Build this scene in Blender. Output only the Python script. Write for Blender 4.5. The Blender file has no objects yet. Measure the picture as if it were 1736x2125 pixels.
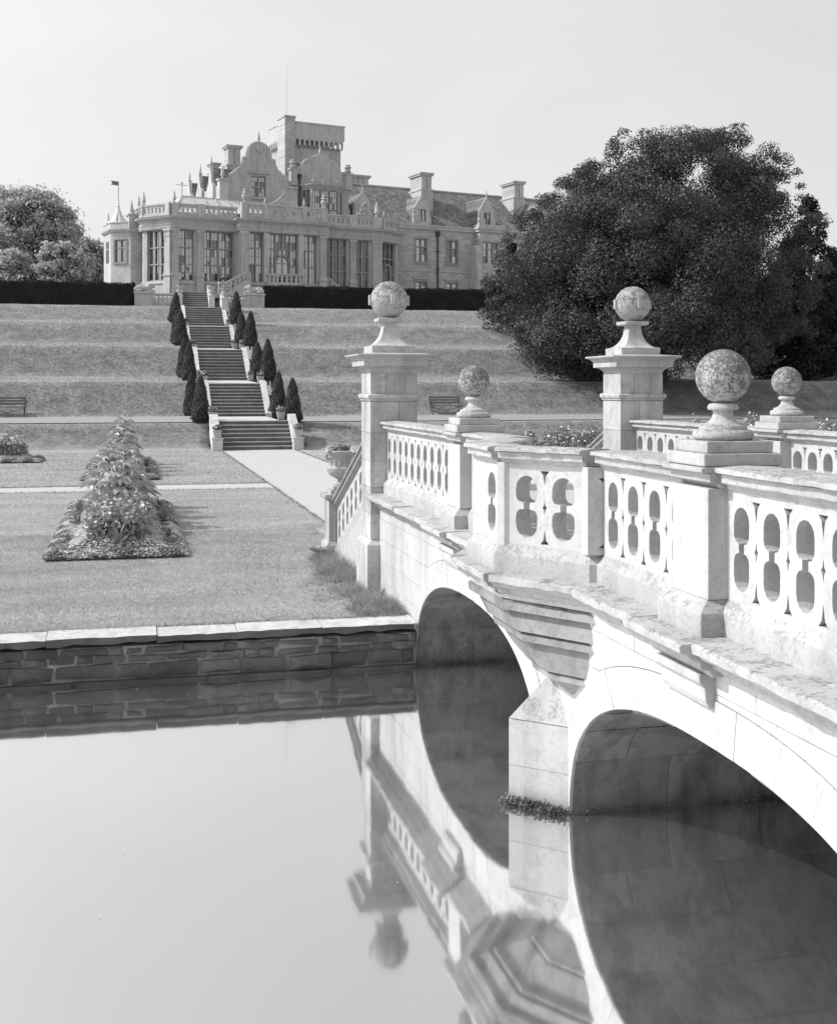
import bpy, bmesh, math, random
import numpy as np
from mathutils import Matrix, Vector
from mathutils.geometry import tessellate_polygon
R = math.radians
random.seed(7); rng = np.random.default_rng(7)
scene = bpy.context.scene
col = scene.collection

# ------------------------------------------------------------ camera, sky, sun, exposure
cam_data = bpy.data.cameras.new('camera')
cam = bpy.data.objects.new('camera', cam_data); col.objects.link(cam)
cam.location = (0, 0, 2.6); cam.rotation_euler = (R(90), 0, R(-13.5))
cam_data.sensor_fit = 'HORIZONTAL'; cam_data.sensor_width = 36
cam_data.lens = 2490 / 1736 * 36
cam_data.shift_y = -259 / 1736
cam_data.clip_start = 0.1; cam_data.clip_end = 3000
scene.camera = cam

SUN = Vector((-0.97, 0.22, 0)).normalized() * math.cos(R(40)) + Vector((0, 0, math.sin(R(40))))
world = bpy.data.worlds.new('World'); scene.world = world; world.use_nodes = True
wn = world.node_tree; wn.nodes.clear()
sky = wn.nodes.new('ShaderNodeTexSky'); sky.sky_type = 'NISHITA'; sky.sun_disc = False
sky.sun_elevation = R(40); sky.sun_rotation = math.atan2(SUN.x, SUN.y); sky.dust_density = 4.0; sky.air_density = 1.5
bw = wn.nodes.new('ShaderNodeRGBToBW')
pw = wn.nodes.new('ShaderNodeMath'); pw.operation = 'POWER'; pw.inputs[1].default_value = 0.55
ml = wn.nodes.new('ShaderNodeMath'); ml.operation = 'MULTIPLY'; ml.inputs[1].default_value = 4.3
bg = wn.nodes.new('ShaderNodeBackground'); bg.inputs['Strength'].default_value = 0.1
wo = wn.nodes.new('ShaderNodeOutputWorld')
wn.links.new(sky.outputs[0], bw.inputs[0]); wn.links.new(bw.outputs[0], pw.inputs[0])
tcw = wn.nodes.new('ShaderNodeTexCoord'); cl = wn.nodes.new('ShaderNodeTexNoise'); cl.inputs['Scale'].default_value = 2.2; cl.inputs['Detail'].default_value = 5; cl.inputs['Distortion'].default_value = .5
mpw = wn.nodes.new('ShaderNodeMapping'); mpw.inputs['Scale'].default_value = (1, 1, 2.6)
cr = wn.nodes.new('ShaderNodeMapRange'); cr.inputs[1].default_value = .35; cr.inputs[2].default_value = .65; cr.inputs[3].default_value = .95; cr.inputs[4].default_value = 1.05
cm = wn.nodes.new('ShaderNodeMath'); cm.operation = 'MULTIPLY'
wn.links.new(tcw.outputs['Generated'], mpw.inputs[0]); wn.links.new(mpw.outputs[0], cl.inputs['Vector']); wn.links.new(cl.outputs['Fac'], cr.inputs[0])
wn.links.new(pw.outputs[0], ml.inputs[0]); wn.links.new(ml.outputs[0], cm.inputs[0]); wn.links.new(cr.outputs[0], cm.inputs[1]); wn.links.new(cm.outputs[0], bg.inputs['Color'])
wn.links.new(bg.outputs[0], wo.inputs[0])
sun_data = bpy.data.lights.new('sun', 'SUN'); sun_data.energy = 4.0; sun_data.angle = R(0.55); sun_data.color = (1, 1, 1)
sun = bpy.data.objects.new('sun', sun_data); col.objects.link(sun)
sun.rotation_euler = (-SUN).to_track_quat('-Z', 'Y').to_euler(); sun.location = (-40, 20, 60)
vs = scene.view_settings; vs.view_transform = 'Standard'; vs.look = 'None'; vs.gamma = 1; vs.exposure = 0
scene.render.engine = 'CYCLES'
scene.cycles.max_bounces = 6; scene.cycles.diffuse_bounces = 3; scene.cycles.glossy_bounces = 3
scene.cycles.transparent_max_bounces = 4; scene.cycles.use_denoising = True

# ------------------------------------------------------------ materials (the photograph is monochrome)
def g3(v): return (v, v, v, 1)
class NT:
    def __init__(s, name):
        s.m = bpy.data.materials.new(name); s.m.use_nodes = True; s.t = s.m.node_tree
        s.b = s.t.nodes['Principled BSDF']; s.b.inputs['Specular IOR Level'].default_value = 0.25
        g = s.t.nodes.new('ShaderNodeNewGeometry'); s.pos = g.outputs['Position']; s.nrm = g.outputs['Normal']
    def vec(s, scale):
        m = s.t.nodes.new('ShaderNodeVectorMath'); m.operation = 'MULTIPLY'; m.inputs[1].default_value = scale
        s.t.links.new(s.pos, m.inputs[0]); return m.outputs[0]
    def noise(s, scale, detail=5, rough=.6, vec=None, dist=0):
        n = s.t.nodes.new('ShaderNodeTexNoise'); n.inputs['Scale'].default_value = scale
        n.inputs['Detail'].default_value = detail; n.inputs['Roughness'].default_value = rough; n.inputs['Distortion'].default_value = dist
        s.t.links.new(vec or s.pos, n.inputs['Vector']); return n.outputs['Fac']
    def voro(s, scale, vec=None):
        n = s.t.nodes.new('ShaderNodeTexVoronoi'); n.inputs['Scale'].default_value = scale
        s.t.links.new(vec or s.pos, n.inputs['Vector']); return n.outputs['Distance']
    def rng(s, x, a, b, c, d):
        n = s.t.nodes.new('ShaderNodeMapRange'); n.inputs[1].default_value = a; n.inputs[2].default_value = b
        n.inputs[3].default_value = c; n.inputs[4].default_value = d; s.t.links.new(x, n.inputs[0]); return n.outputs[0]
    def math(s, op, a, b):
        n = s.t.nodes.new('ShaderNodeMath'); n.operation = op
        for i, v in enumerate((a, b)):
            if isinstance(v, (int, float)): n.inputs[i].default_value = v
            else: s.t.links.new(v, n.inputs[i])
        return n.outputs[0]
    def mix(s, f, a, b):
        # a*(1-f)+b*f on values
        n = s.t.nodes.new('ShaderNodeMix'); n.data_type = 'FLOAT'
        for k, v in (('Factor', f), ('A', a), ('B', b)):
            sock = [i for i in n.inputs if i.name == k and i.type == 'VALUE'][0]
            if isinstance(v, (int, float)): sock.default_value = v
            else: s.t.links.new(v, sock)
        return [o for o in n.outputs if o.type == 'VALUE'][0]
    def up(s):
        n = s.t.nodes.new('ShaderNodeSeparateXYZ'); s.t.links.new(s.nrm, n.inputs[0]); return n.outputs[2]
    def base(s, v):
        if isinstance(v, (int, float)): s.b.inputs['Base Color'].default_value = g3(v)
        else: s.t.links.new(v, s.b.inputs['Base Color'])
    def rough(s, v): s.b.inputs['Roughness'].default_value = v
    def bump(s, h, strength=.3, dist=.01):
        n = s.t.nodes.new('ShaderNodeBump'); n.inputs['Strength'].default_value = strength; n.inputs['Distance'].default_value = dist
        s.t.links.new(h, n.inputs['Height']); s.t.links.new(n.outputs[0], s.b.inputs['Normal'])
    def rand(s):
        n = s.t.nodes.new('ShaderNodeObjectInfo'); return n.outputs['Random']

def stone(name, base, dark=.35, stain=.25, lich_scale=22, top=.5, var=.1, fine=90, bump=.35, bd=.012):
    """weathered limestone: streaked stains, dark lichen freckles, denser where the stone faces up"""
    n = NT(name)
    big = n.noise(.9, 5, .6); streak = n.noise(2.2, 5, .6, n.vec((1.6, 1.6, .28)))
    fre = n.noise(lich_scale, 6, .72); lar = n.noise(lich_scale * .22, 4, .6)
    c = n.math('MULTIPLY', base, n.rng(big, .3, .7, 1 - var, 1 + var * .6))
    c = n.math('MULTIPLY', c, n.rng(n.rand(), 0, 1, 1 - var * .7, 1 + var * .5))
    c = n.mix(n.rng(streak, .48, .72, 0, stain), c, base * .40)
    c = n.mix(n.rng(n.noise(3.1, 6, .7, None, .6), .56, .70, 0, stain * .9), c, base * .5)
    upf = n.rng(n.up(), .3, .9, .0, top)
    thr = n.math('ADD', n.math('MULTIPLY', fre, .62), n.math('MULTIPLY', lar, .38))
    f = n.math('MULTIPLY', n.rng(thr, .505, .565, 0, 1), n.math('ADD', upf, .30))
    c = n.mix(f, c, dark * base)
    zc = n.t.nodes.new('ShaderNodeSeparateXYZ'); n.t.links.new(n.pos, zc.inputs[0])
    wet = n.math('MULTIPLY', n.rng(n.math('ADD', zc.outputs[2], n.math('MULTIPLY', n.noise(7, 4), .22)), -.40, -.22, .55, 0), n.rng(zc.outputs[2], 0, .05, 1, 0))
    c = n.mix(wet, c, base * .35)
    n.base(c); n.rough(.9)
    n.bump(n.math('ADD', n.noise(fine, 5, .7), n.math('MULTIPLY', fre, .8)), bump, bd)
    return n.m

def lichen_ball(name, base, dark, scale, thr=.5, lightspots=True):
    n = NT(name)
    a = n.noise(scale, 6, .7); b = n.noise(scale * .3, 4, .6)
    t = n.math('ADD', n.math('MULTIPLY', a, .62), n.math('MULTIPLY', b, .38))
    t = n.math('ADD', t, n.rng(n.up(), -.7, .6, -.05, .03))
    c = n.mix(n.rng(t, thr - .05, thr + .04, 0, 1), base, dark)
    if lightspots:
        v = n.voro(scale * .9, None); sp = n.math('MULTIPLY', n.rng(v, .16, .24, 1, 0), n.rng(n.noise(scale * .25, 3), .48, .56, 0, 1))
        c = n.mix(sp, c, base * 1.25)
    fine = n.noise(150, 4, .7)
    c = n.math('MULTIPLY', c, n.rng(fine, .3, .7, .8, 1.12))
    n.base(c); n.rough(.95); n.bump(n.math('ADD', a, n.math('MULTIPLY', fine, .5)), .5, .012)
    return n.m

def leafy(name, lo, hi, rough=.45, spec=.4, trans=.25, scale=.6):
    n = NT(name)
    x = n.noise(scale, 4, .6); y = n.noise(scale * 14, 2, .5)
    c = n.rng(n.math('ADD', n.math('MULTIPLY', x, .55), n.math('MULTIPLY', y, .45)), .35, .65, lo, hi)
    n.base(c); n.rough(rough); n.b.inputs['Specular IOR Level'].default_value = spec
    if trans > 0:
        tr = n.t.nodes.new('ShaderNodeBsdfTranslucent'); n.t.links.new(c, tr.inputs[0])
        mx = n.t.nodes.new('ShaderNodeMixShader'); mx.inputs[0].default_value = trans
        out = n.t.nodes['Material Output']
        n.t.links.new(n.b.outputs[0], mx.inputs[1]); n.t.links.new(tr.outputs[0], mx.inputs[2]); n.t.links.new(mx.outputs[0], out.inputs[0])
    return n.m

def plain(name, v, rough=.7, var=.1, scale=8, spec=.25, bump=0):
    n = NT(name); x = n.noise(scale, 5, .65)
    n.base(n.math('MULTIPLY', v, n.rng(x, .3, .7, 1 - var, 1 + var))); n.rough(rough)
    n.b.inputs['Specular IOR Level'].default_value = spec
    if bump: n.bump(x, bump, .01)
    return n.m

M = {}
M['bridge'] = stone('bridge limestone', .51, .5, .34, 26, .5, .07)
M['bridge_top'] = stone('lichened bridge limestone', .50, .42, .4, 34, .55, .1, bump=.8)
M['mortar'] = plain('lime mortar', .50, .95, .2, 20)
M['pier'] = stone('gate pier limestone', .50, .42, .8, 20, .5, .2)
M['corbel'] = stone('stained and shade-darkened corbel stone', .29, .4, .9, 16, .4, .2)  # real staining, plus underside shade put into the low base colour
M['ball_big'] = lichen_ball('rough lichened ball stone', .42, .15, 40, .53, False)
M['ball'] = lichen_ball('lichen mottled ball stone', .42, .14, 62, .475)
M['house'] = stone('house ashlar', .45, .55, .5, 6, .2, .1, fine=14, bump=.2, bd=.03)
M['house_pale'] = stone('pale dressed stone', .50, .5, .4, 6, .3, .1, fine=14, bump=.2, bd=.03)
M['house_rough'] = None
M['mullion'] = stone('shade-darkened mullion stone', .33, .6, .4, 6, .2, .1, fine=14, bump=.2, bd=.03)  # shade of the recessed frames put into a base darker than the ashlar
M['steps'] = stone('worn tread stone', .40, .4, .4, 14, .12, .14)
M['riser'] = stone('mossy dark riser stone', .17, .5, .5, 14, .1, .2)  # darker base than the treads
M['curb'] = stone('pale coping stone', .56, .5, .25, 14, .25, .1)
M['wallstone'] = stone('damp river wall stone', .185, .45, .8, 18, .3, .4, bump=.8, bd=.02)
M['wallmortar'] = plain('crumbling pale mortar', .30, .95, .3, 12, bump=.5)
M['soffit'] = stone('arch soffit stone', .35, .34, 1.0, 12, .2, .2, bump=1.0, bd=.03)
M['iron'] = plain('dark ironwork', .06, .6)
M['lead'] = plain('grey lead sheet', .62, .6, .08, 2)
M['wood'] = plain('weathered bench timber', .16, .8, .25, 20)
M['pot'] = plain('painted pot', .42, .7, .1, 8)
M['soil'] = plain('dark soil', .12, .95, .3, 30, bump=.6)
M['bark'] = plain('bark', .07, .9, .3, 9, bump=.6)
M['gravel'] = plain('pale gravel', .45, .95, .13, 7, bump=.3)
M['terrace_path'] = plain('worn gravel and turf path', .29, .95, .16, 5, bump=.3)

# coursed rubble walling of the wing: joints too fine to model at that distance
n = NT('coursed rubble wall')
br = n.t.nodes.new('ShaderNodeTexBrick'); br.inputs['Scale'].default_value = 1
br.inputs['Mortar Size'].default_value = .018; br.inputs['Brick Width'].default_value = .55; br.inputs['Row Height'].default_value = .2
tc = n.t.nodes.new('ShaderNodeTexCoord'); mp = n.t.nodes.new('ShaderNodeMapping'); mp.inputs['Rotation'].default_value = (R(90), 0, 0)
n.t.links.new(tc.outputs['Object'], mp.inputs[0]); n.t.links.new(mp.outputs[0], br.inputs['Vector'])
br.inputs['Color1'].default_value = g3(.50); br.inputs['Color2'].default_value = g3(.36); br.inputs['Mortar'].default_value = g3(.30)
b2 = n.t.nodes.new('ShaderNodeRGBToBW'); n.t.links.new(br.outputs['Color'], b2.inputs[0])
n.base(n.math('MULTIPLY', b2.outputs[0], n.rng(n.noise(.7, 5), .3, .7, .88, 1.12))); n.rough(.95)
n.bump(n.math('ADD', b2.outputs[0], n.noise(12, 4)), .4, .03)
M['house_rough'] = n.m
# stone slates
n = NT('stone slate roof')
br = n.t.nodes.new('ShaderNodeTexBrick'); br.inputs['Scale'].default_value = 1
br.inputs['Mortar Size'].default_value = .02; br.inputs['Brick Width'].default_value = .32; br.inputs['Row Height'].default_value = .22
tc = n.t.nodes.new('ShaderNodeTexCoord'); mp = n.t.nodes.new('ShaderNodeMapping'); mp.inputs['Rotation'].default_value = (R(90), 0, 0)
n.t.links.new(tc.outputs['Object'], mp.inputs[0]); n.t.links.new(mp.outputs[0], br.inputs['Vector'])
br.inputs['Color1'].default_value = g3(.26); br.inputs['Color2'].default_value = g3(.14); br.inputs['Mortar'].default_value = g3(.09)
b2 = n.t.nodes.new('ShaderNodeRGBToBW'); n.t.links.new(br.outputs['Color'], b2.inputs[0])
n.base(n.math('MULTIPLY', b2.outputs[0], n.rng(n.noise(1.2, 5), .3, .7, .75, 1.25))); n.rough(.9)
n.bump(n.math('ADD', b2.outputs[0], n.noise(10, 4)), .5, .05)
M['slate'] = n.m
# window glass, dark rooms behind
n = NT('window glass')
n.base(n.rng(n.noise(.45, 3), .35, .65, .012, .05)); n.rough(.08)
gl = n.t.nodes.new('ShaderNodeBsdfGlossy'); gl.inputs['Roughness'].default_value = .04; gl.inputs[0].default_value = g3(.9)
mx = n.t.nodes.new('ShaderNodeMixShader'); mx.inputs[0].default_value = .36
n.t.links.new(n.b.outputs[0], mx.inputs[1]); n.t.links.new(gl.outputs[0], mx.inputs[2]); n.t.links.new(mx.outputs[0], n.t.nodes['Material Output'].inputs[0])
wv = n.noise(1.7, 2, .5); n.bump(wv, .12, .05)
bpn = [x for x in n.t.nodes if x.type == 'BUMP'][0]; n.t.links.new(bpn.outputs[0], gl.inputs['Normal'])
M['glass'] = n.m
M['glass_dark'] = n.m.copy(); M['glass_dark'].name = 'window glass with dimmed reflection'
[x for x in M['glass_dark'].node_tree.nodes if x.type == 'MIX_SHADER'][0].inputs[0].default_value = .13  # gloss dimmed to stand in for dark trees mirrored on the right; also odd panes
# still, silty river
n = NT('silty river water')
n.base(n.rng(n.noise(.35, 4), .3, .7, .10, .14)); n.rough(.9); n.b.inputs['Specular IOR Level'].default_value = 0
gl = n.t.nodes.new('ShaderNodeBsdfGlossy'); gl.inputs['Roughness'].default_value = .05; gl.inputs[0].default_value = g3(.97)
lw = n.t.nodes.new('ShaderNodeFresnel'); lw.inputs[0].default_value = 1.33
mx = n.t.nodes.new('ShaderNodeMixShader'); n.t.links.new(n.rng(lw.outputs[0], 0, .4, .76, .94), mx.inputs[0])
n.t.links.new(n.b.outputs[0], mx.inputs[1]); n.t.links.new(gl.outputs[0], mx.inputs[2]); n.t.links.new(mx.outputs[0], n.t.nodes['Material Output'].inputs[0])
bp = n.t.nodes.new('ShaderNodeBump'); bp.inputs['Strength'].default_value = .035; bp.inputs['Distance'].default_value = .02
n.t.links.new(n.noise(3.5, 3, .5, n.vec((1, .35, 1))), bp.inputs['Height']); n.t.links.new(bp.outputs[0], gl.inputs['Normal'])
M['water'] = n.m
# turf
n = NT('mown turf')
mow = n.noise(1.0, 3, .5, n.vec((.25, 1.1, 1))); fine = n.noise(55, 5, .75); mid = n.noise(3.5, 5, .65); far = n.noise(11, 4, .7)
t = n.math('ADD', n.math('MULTIPLY', fine, .35), n.math('ADD', n.math('MULTIPLY', mid, .35), n.math('MULTIPLY', far, .3)))
c = n.math('MULTIPLY', n.rng(t, .35, .65, .27, .54), n.rng(mow, .35, .65, .84, 1.12))
sx = n.t.nodes.new('ShaderNodeSeparateXYZ'); n.t.links.new(n.pos, sx.inputs[0])
coarse = n.rng(n.math('ADD', n.math('MULTIPLY', n.noise(6, 4, .7), .6), n.math('MULTIPLY', n.noise(1.3, 4), .4)), .38, .62, .12, .31)
c = n.mix(n.math('MULTIPLY', n.rng(sx.outputs[1], 50.3, 50.9, 0, 1), n.rng(n.up(), .90, .985, 1, .5)), c, coarse)  # coarse bank grass, with slope shading put in: darker on steep faces
n.base(c); n.rough(.95); n.bump(n.math('ADD', fine, n.math('MULTIPLY', far, 1.5)), .7, .04); M['turf'] = n.m
M['blade'] = leafy('grass blades', .30, .54, .6, .2, .3, .8)
M['bankblade'] = leafy('coarse bank grass', .17, .38, .6, .2, .3, 1.1)
M['longgrass'] = leafy('rank long grass', .18, .42, .6, .2, .3, 1.2)
M['yew'] = leafy('clipped yew', .06, .13, .7, .12, .1, 1.4)
M['hedge'] = leafy('clipped yew hedge', .02, .04, .8, .08, .0, .8)
M['tree'] = leafy('glossy dark leaves', .042, .105, .5, .32, .18, .35)
M['conifer'] = leafy('dark conifer foliage', .018, .04, .7, .15, .05, .4)
M['paletree'] = leafy('haze-paled leaves', .40, .60, .7, .1, .6, .12)  # distance haze is put into this pale leaf colour
M['flowerleaf'] = leafy('bedding leaves', .12, .28, .5, .35, .25, 2)
M['carpet'] = leafy('low silvery bedding', .5, .75, .7, .2, .2, 1.6)
M['darkbed'] = leafy('dark bedding leaves', .2, .42, .6, .3, .2, 2.2)
M['castor'] = leafy('broad castor leaves', .26, .5, .35, .5, .25, 2.5)
M['petal'] = plain('white petals', .75, .7, .1)
M['weed'] = leafy('waterline moss', .05, .22, .6, .3, .1, 6)

# ------------------------------------------------------------ helpers
def tag(o, label, cat, group=None, kind=None):
    o['label'] = label; o['category'] = cat
    if group: o['group'] = group
    if kind: o['kind'] = kind
    return o
def empty(name, loc=(0, 0, 0), rz=0):
    o = bpy.data.objects.new(name, None); col.objects.link(o); o.location = loc; o.rotation_euler = (0, 0, rz)
    o.empty_display_size = .2; return o
def thing(name, label, cat, loc=(0, 0, 0), group=None, rz=0):
    return tag(empty(name, loc, rz), label, cat, group)
def pmat(o):
    m = Matrix.Translation(o.location) @ o.rotation_euler.to_matrix().to_4x4()
    return pmat(o.parent) @ o.matrix_parent_inverse @ m if o.parent else m
def link(name, me, mat, parent=None, world=True):
    o = bpy.data.objects.new(name, me); col.objects.link(o)
    if mat and not me.materials: me.materials.append(mat)
    if parent:
        o.parent = parent
        if world: o.matrix_parent_inverse = pmat(parent).inverted()
    return o
def copy_tree(o, parent=None):
    c = o.copy(); col.objects.link(c)
    if parent: c.parent = parent
    for ch in o.children: copy_tree(ch, c)
    return c
I4 = Matrix.Identity(4)
class MB:
    def __init__(s, T=None): s.v = []; s.f = []; s.T = T or I4
    def add(s, vs, fs):
        n = len(s.v); T = s.T
        s.v += [tuple(T @ Vector(p)) for p in vs] if T is not I4 else [tuple(p) for p in vs]
        s.f += [tuple(n + i for i in f) for f in fs]; return s
    def box(s, x0, x1, y0, y1, z0, z1):
        return s.add([(x0,y0,z0),(x1,y0,z0),(x1,y1,z0),(x0,y1,z0),(x0,y0,z1),(x1,y0,z1),(x1,y1,z1),(x0,y1,z1)],
                     [(3,2,1,0),(4,5,6,7),(0,1,5,4),(1,2,6,5),(2,3,7,6),(3,0,4,7)])
    def taper(s, cx, cy, z0, z1, a0, b0, a1, b1):
        return s.add([(cx-a0,cy-b0,z0),(cx+a0,cy-b0,z0),(cx+a0,cy+b0,z0),(cx-a0,cy+b0,z0),(cx-a1,cy-b1,z1),(cx+a1,cy-b1,z1),(cx+a1,cy+b1,z1),(cx-a1,cy+b1,z1)],
                     [(3,2,1,0),(4,5,6,7),(0,1,5,4),(1,2,6,5),(2,3,7,6),(3,0,4,7)])
    def stack(s, cx, cy, prof, k=1.0):
        """square-plan lathe: prof = [(half, z)...]; k = depth ratio"""
        n = len(prof); vs = []
        for h, z in prof: vs += [(cx-h,cy-h*k,z),(cx+h,cy-h*k,z),(cx+h,cy+h*k,z),(cx-h,cy+h*k,z)]
        fs = [(3,2,1,0), tuple(4*(n-1)+i for i in range(4))]
        for i in range(n-1):
            for j in range(4): a = 4*i+j; b = 4*i+(j+1) % 4; fs.append((a, b, b+4, a+4))
        return s.add(vs, fs)
    def lathe(s, cx, cy, prof, seg=24, z0=0):
        n = len(prof); vs = []
        for r, z in prof:
            for k in range(seg): a = 2*math.pi*k/seg; vs.append((cx+r*math.cos(a), cy+r*math.sin(a), z0+z))
        fs = [tuple(reversed(range(seg))), tuple((n-1)*seg+k for k in range(seg))]
        for i in range(n-1):
            for k in range(seg): k2 = (k+1) % seg; fs.append((i*seg+k, i*seg+k2, (i+1)*seg+k2, (i+1)*seg+k))
        return s.add(vs, fs)
    def ball(s, c, r, seg=32, sq=(1, 1, 1)):
        rings = seg//2; vs = [(c[0], c[1], c[2]-r*sq[2])]; fs = []
        for i in range(1, rings):
            p = math.pi*i/rings
            for k in range(seg): a = 2*math.pi*k/seg; vs.append((c[0]+r*sq[0]*math.sin(p)*math.cos(a), c[1]+r*sq[1]*math.sin(p)*math.sin(a), c[2]-r*sq[2]*math.cos(p)))
        vs.append((c[0], c[1], c[2]+r*sq[2])); last = len(vs)-1
        for k in range(seg): fs.append((0, 1+(k+1) % seg, 1+k)); fs.append((last, 1+(rings-2)*seg+k, 1+(rings-2)*seg+(k+1) % seg))
        for i in range(rings-2):
            for k in range(seg): a = 1+i*seg+k; b = 1+i*seg+(k+1) % seg; fs.append((a, b, b+seg, a+seg))
        return s.add(vs, fs)
    def tube(s, pts, r, seg=8):
        pts = [Vector(p) for p in pts]; n = len(pts); rr = r if isinstance(r, (list, tuple)) else [r]*n; vs = []; fs = []
        for i, p in enumerate(pts):
            d = (pts[min(i+1, n-1)]-pts[max(i-1, 0)]).normalized()
            a = d.cross(Vector((0, 0, 1)) if abs(d.z) < .9 else Vector((1, 0, 0))).normalized(); b = d.cross(a)
            for k in range(seg): t = 2*math.pi*k/seg; vs.append(tuple(p+(a*math.cos(t)+b*math.sin(t))*rr[i]))
        for i in range(n-1):
            for k in range(seg): k2 = (k+1) % seg; fs.append((i*seg+k, i*seg+k2, (i+1)*seg+k2, (i+1)*seg+k))
        fs += [tuple(range(seg)), tuple((n-1)*seg+k for k in range(seg))]
        return s.add(vs, fs)
    def plate(s, outer, holes, y0, y1, fn=None):
        """pierced plate in the (x,z) plane between depths y0,y1; fn bends the points"""
        fn = fn or (lambda x, y, z: (x, y, z))
        loops = [[Vector((x, z, 0)) for x, z in L] for L in [outer]+list(holes)]
        tri = tessellate_polygon(loops); flat = [p for L in loops for p in L]; n = len(flat)
        vs = [fn(p.x, y0, p.y) for p in flat]+[fn(p.x, y1, p.y) for p in flat]
        fs = [tuple(t) for t in tri]+[tuple(i+n for i in reversed(t)) for t in tri]; o = 0
        for L in loops:
            m = len(L)
            for i in range(m): j = (i+1) % m; fs.append((o+i, o+j, o+j+n, o+i+n))
            o += m
        return s.add(vs, fs)
    def worn(s, path, prof, sgn=1, seed=0, amp=.004, step=.09):
        """a swept stone with a wavering, chipped arris"""
        r = random.Random(seed); a, b = path; n = max(2, int(math.hypot(b[0]-a[0], b[1]-a[1])/step)); m = len(prof)
        pts = [tuple(a[k]+(b[k]-a[k])*i/n for k in range(len(a))) for i in range(n+1)]; k0 = len(s.v); s.sweep(pts, prof, sgn)
        mx = max(o for o, z in prof); d = Vector((b[0]-a[0], b[1]-a[1])).normalized(); nn = Vector((d.y, -d.x))*sgn
        for i in range(n+1):
            chip = r.uniform(.008, .022) if r.random() < .10 else 0
            for j, (o, z) in enumerate(prof):
                v = s.v[k0+i*m+j]; e = r.gauss(0, amp)-(chip if abs(o) > mx*.8 else 0); e *= 1 if o > 0 else -1
                s.v[k0+i*m+j] = (v[0]+nn.x*e, v[1]+nn.y*e, v[2]+r.gauss(0, amp*.5))
        return s
    def sweep(s, path, prof, sgn=1, closed=False):
        """closed profile [(offset,z)] swept along a plan polyline with mitres; offset to the right of travel * sgn"""
        P = [Vector((p[0], p[1])) for p in path]; n = len(P); m = len(prof); vs = []; fs = []
        for i in range(n):
            def nr(a, b): d = (b-a).normalized(); return Vector((d.y, -d.x))*sgn
            if closed or 0 < i < n-1:
                n1 = nr(P[i-1], P[i]); n2 = nr(P[i], P[(i+1) % n]); k = (n1+n2)/(1+n1.dot(n2))
            elif i == 0: k = nr(P[0], P[1])
            else: k = nr(P[-2], P[-1])
            z0 = path[i][2] if len(path[i]) > 2 else 0
            vs += [(P[i].x+k.x*o, P[i].y+k.y*o, z+z0) for o, z in prof]
        for i in range(n if closed else n-1):
            a = i*m; b = ((i+1) % n)*m
            for j in range(m): j2 = (j+1) % m; fs.append((a+j, a+j2, b+j2, b+j))
        if not closed: fs += [tuple(range(m)), tuple((n-1)*m+j for j in reversed(range(m)))]
        return s.add(vs, fs)
    def mesh(s, name='mesh', smooth=None):
        me = bpy.data.meshes.new(name); me.from_pydata(s.v, [], s.f); me.update()
        bm = bmesh.new(); bm.from_mesh(me); bmesh.ops.recalc_face_normals(bm, faces=bm.faces); bm.to_mesh(me); bm.free()
        if smooth is not None:
            me.polygons.foreach_set('use_smooth', [True]*len(me.polygons)); me.set_sharp_from_angle(angle=R(smooth))
        return me
    def build(s, name, mat, parent=None, smooth=None, bevel=0, world=True):
        o = link(name, s.mesh(name, smooth), mat, parent, world)
        if bevel:
            b = o.modifiers.new('bevel', 'BEVEL'); b.width = bevel; b.segments = 2; b.limit_method = 'ANGLE'; b.angle_limit = R(35)
        return o

def fast_mesh(name, V, F):
    """V (n,3), F (m,k) numpy"""
    me = bpy.data.meshes.new(name); m, k = F.shape
    me.vertices.add(len(V)); me.vertices.foreach_set('co', V.astype(np.float32).ravel())
    me.loops.add(m*k); me.loops.foreach_set('vertex_index', F.astype(np.int32).ravel())
    me.polygons.add(m); me.polygons.foreach_set('loop_start', np.arange(0, m*k, k, dtype=np.int32))
    me.update(calc_edges=True); me.validate(); return me
def leaf_mesh(name, C, size, N=None, spread=1.0, aspect=.6, r=rng):
    """one folded-diamond leaf per centre; N = preferred facing"""
    n = len(C); d = r.normal(size=(n, 3))
    if N is not None: d = N+d*spread*.6
    d /= np.linalg.norm(d, axis=1)[:, None]+1e-9
    a = np.cross(d, r.normal(size=(n, 3))); a /= np.linalg.norm(a, axis=1)[:, None]+1e-9
    b = np.cross(d, a); sz = np.broadcast_to(np.asarray(size, float), (n,))[:, None]*r.uniform(.65, 1.3, (n, 1))
    V = np.stack([C-a*sz, C-b*sz*aspect+d*sz*.12, C+a*sz, C+b*sz*aspect+d*sz*.12], 1).reshape(-1, 3)
    return fast_mesh(name, V, np.arange(4*n).reshape(n, 4))
def blade_mesh(name, B, h, w, lean=.5, r=rng):
    n = len(B); t = r.uniform(0, 6.283, n); h = np.asarray(h)*r.uniform(.5, 1.25, n); dx = np.stack([np.cos(t), np.sin(t), 0*t], 1)
    l = r.normal(size=(n, 3))*lean; l[:, 2] = 0
    tip = B+np.array([0, 0, 1])*h[:, None]+l*h[:, None]
    V = np.stack([B-dx*w/2, B+dx*w/2, tip], 1).reshape(-1, 3)
    return fast_mesh(name, V, np.arange(3*n).reshape(n, 3))

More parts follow.
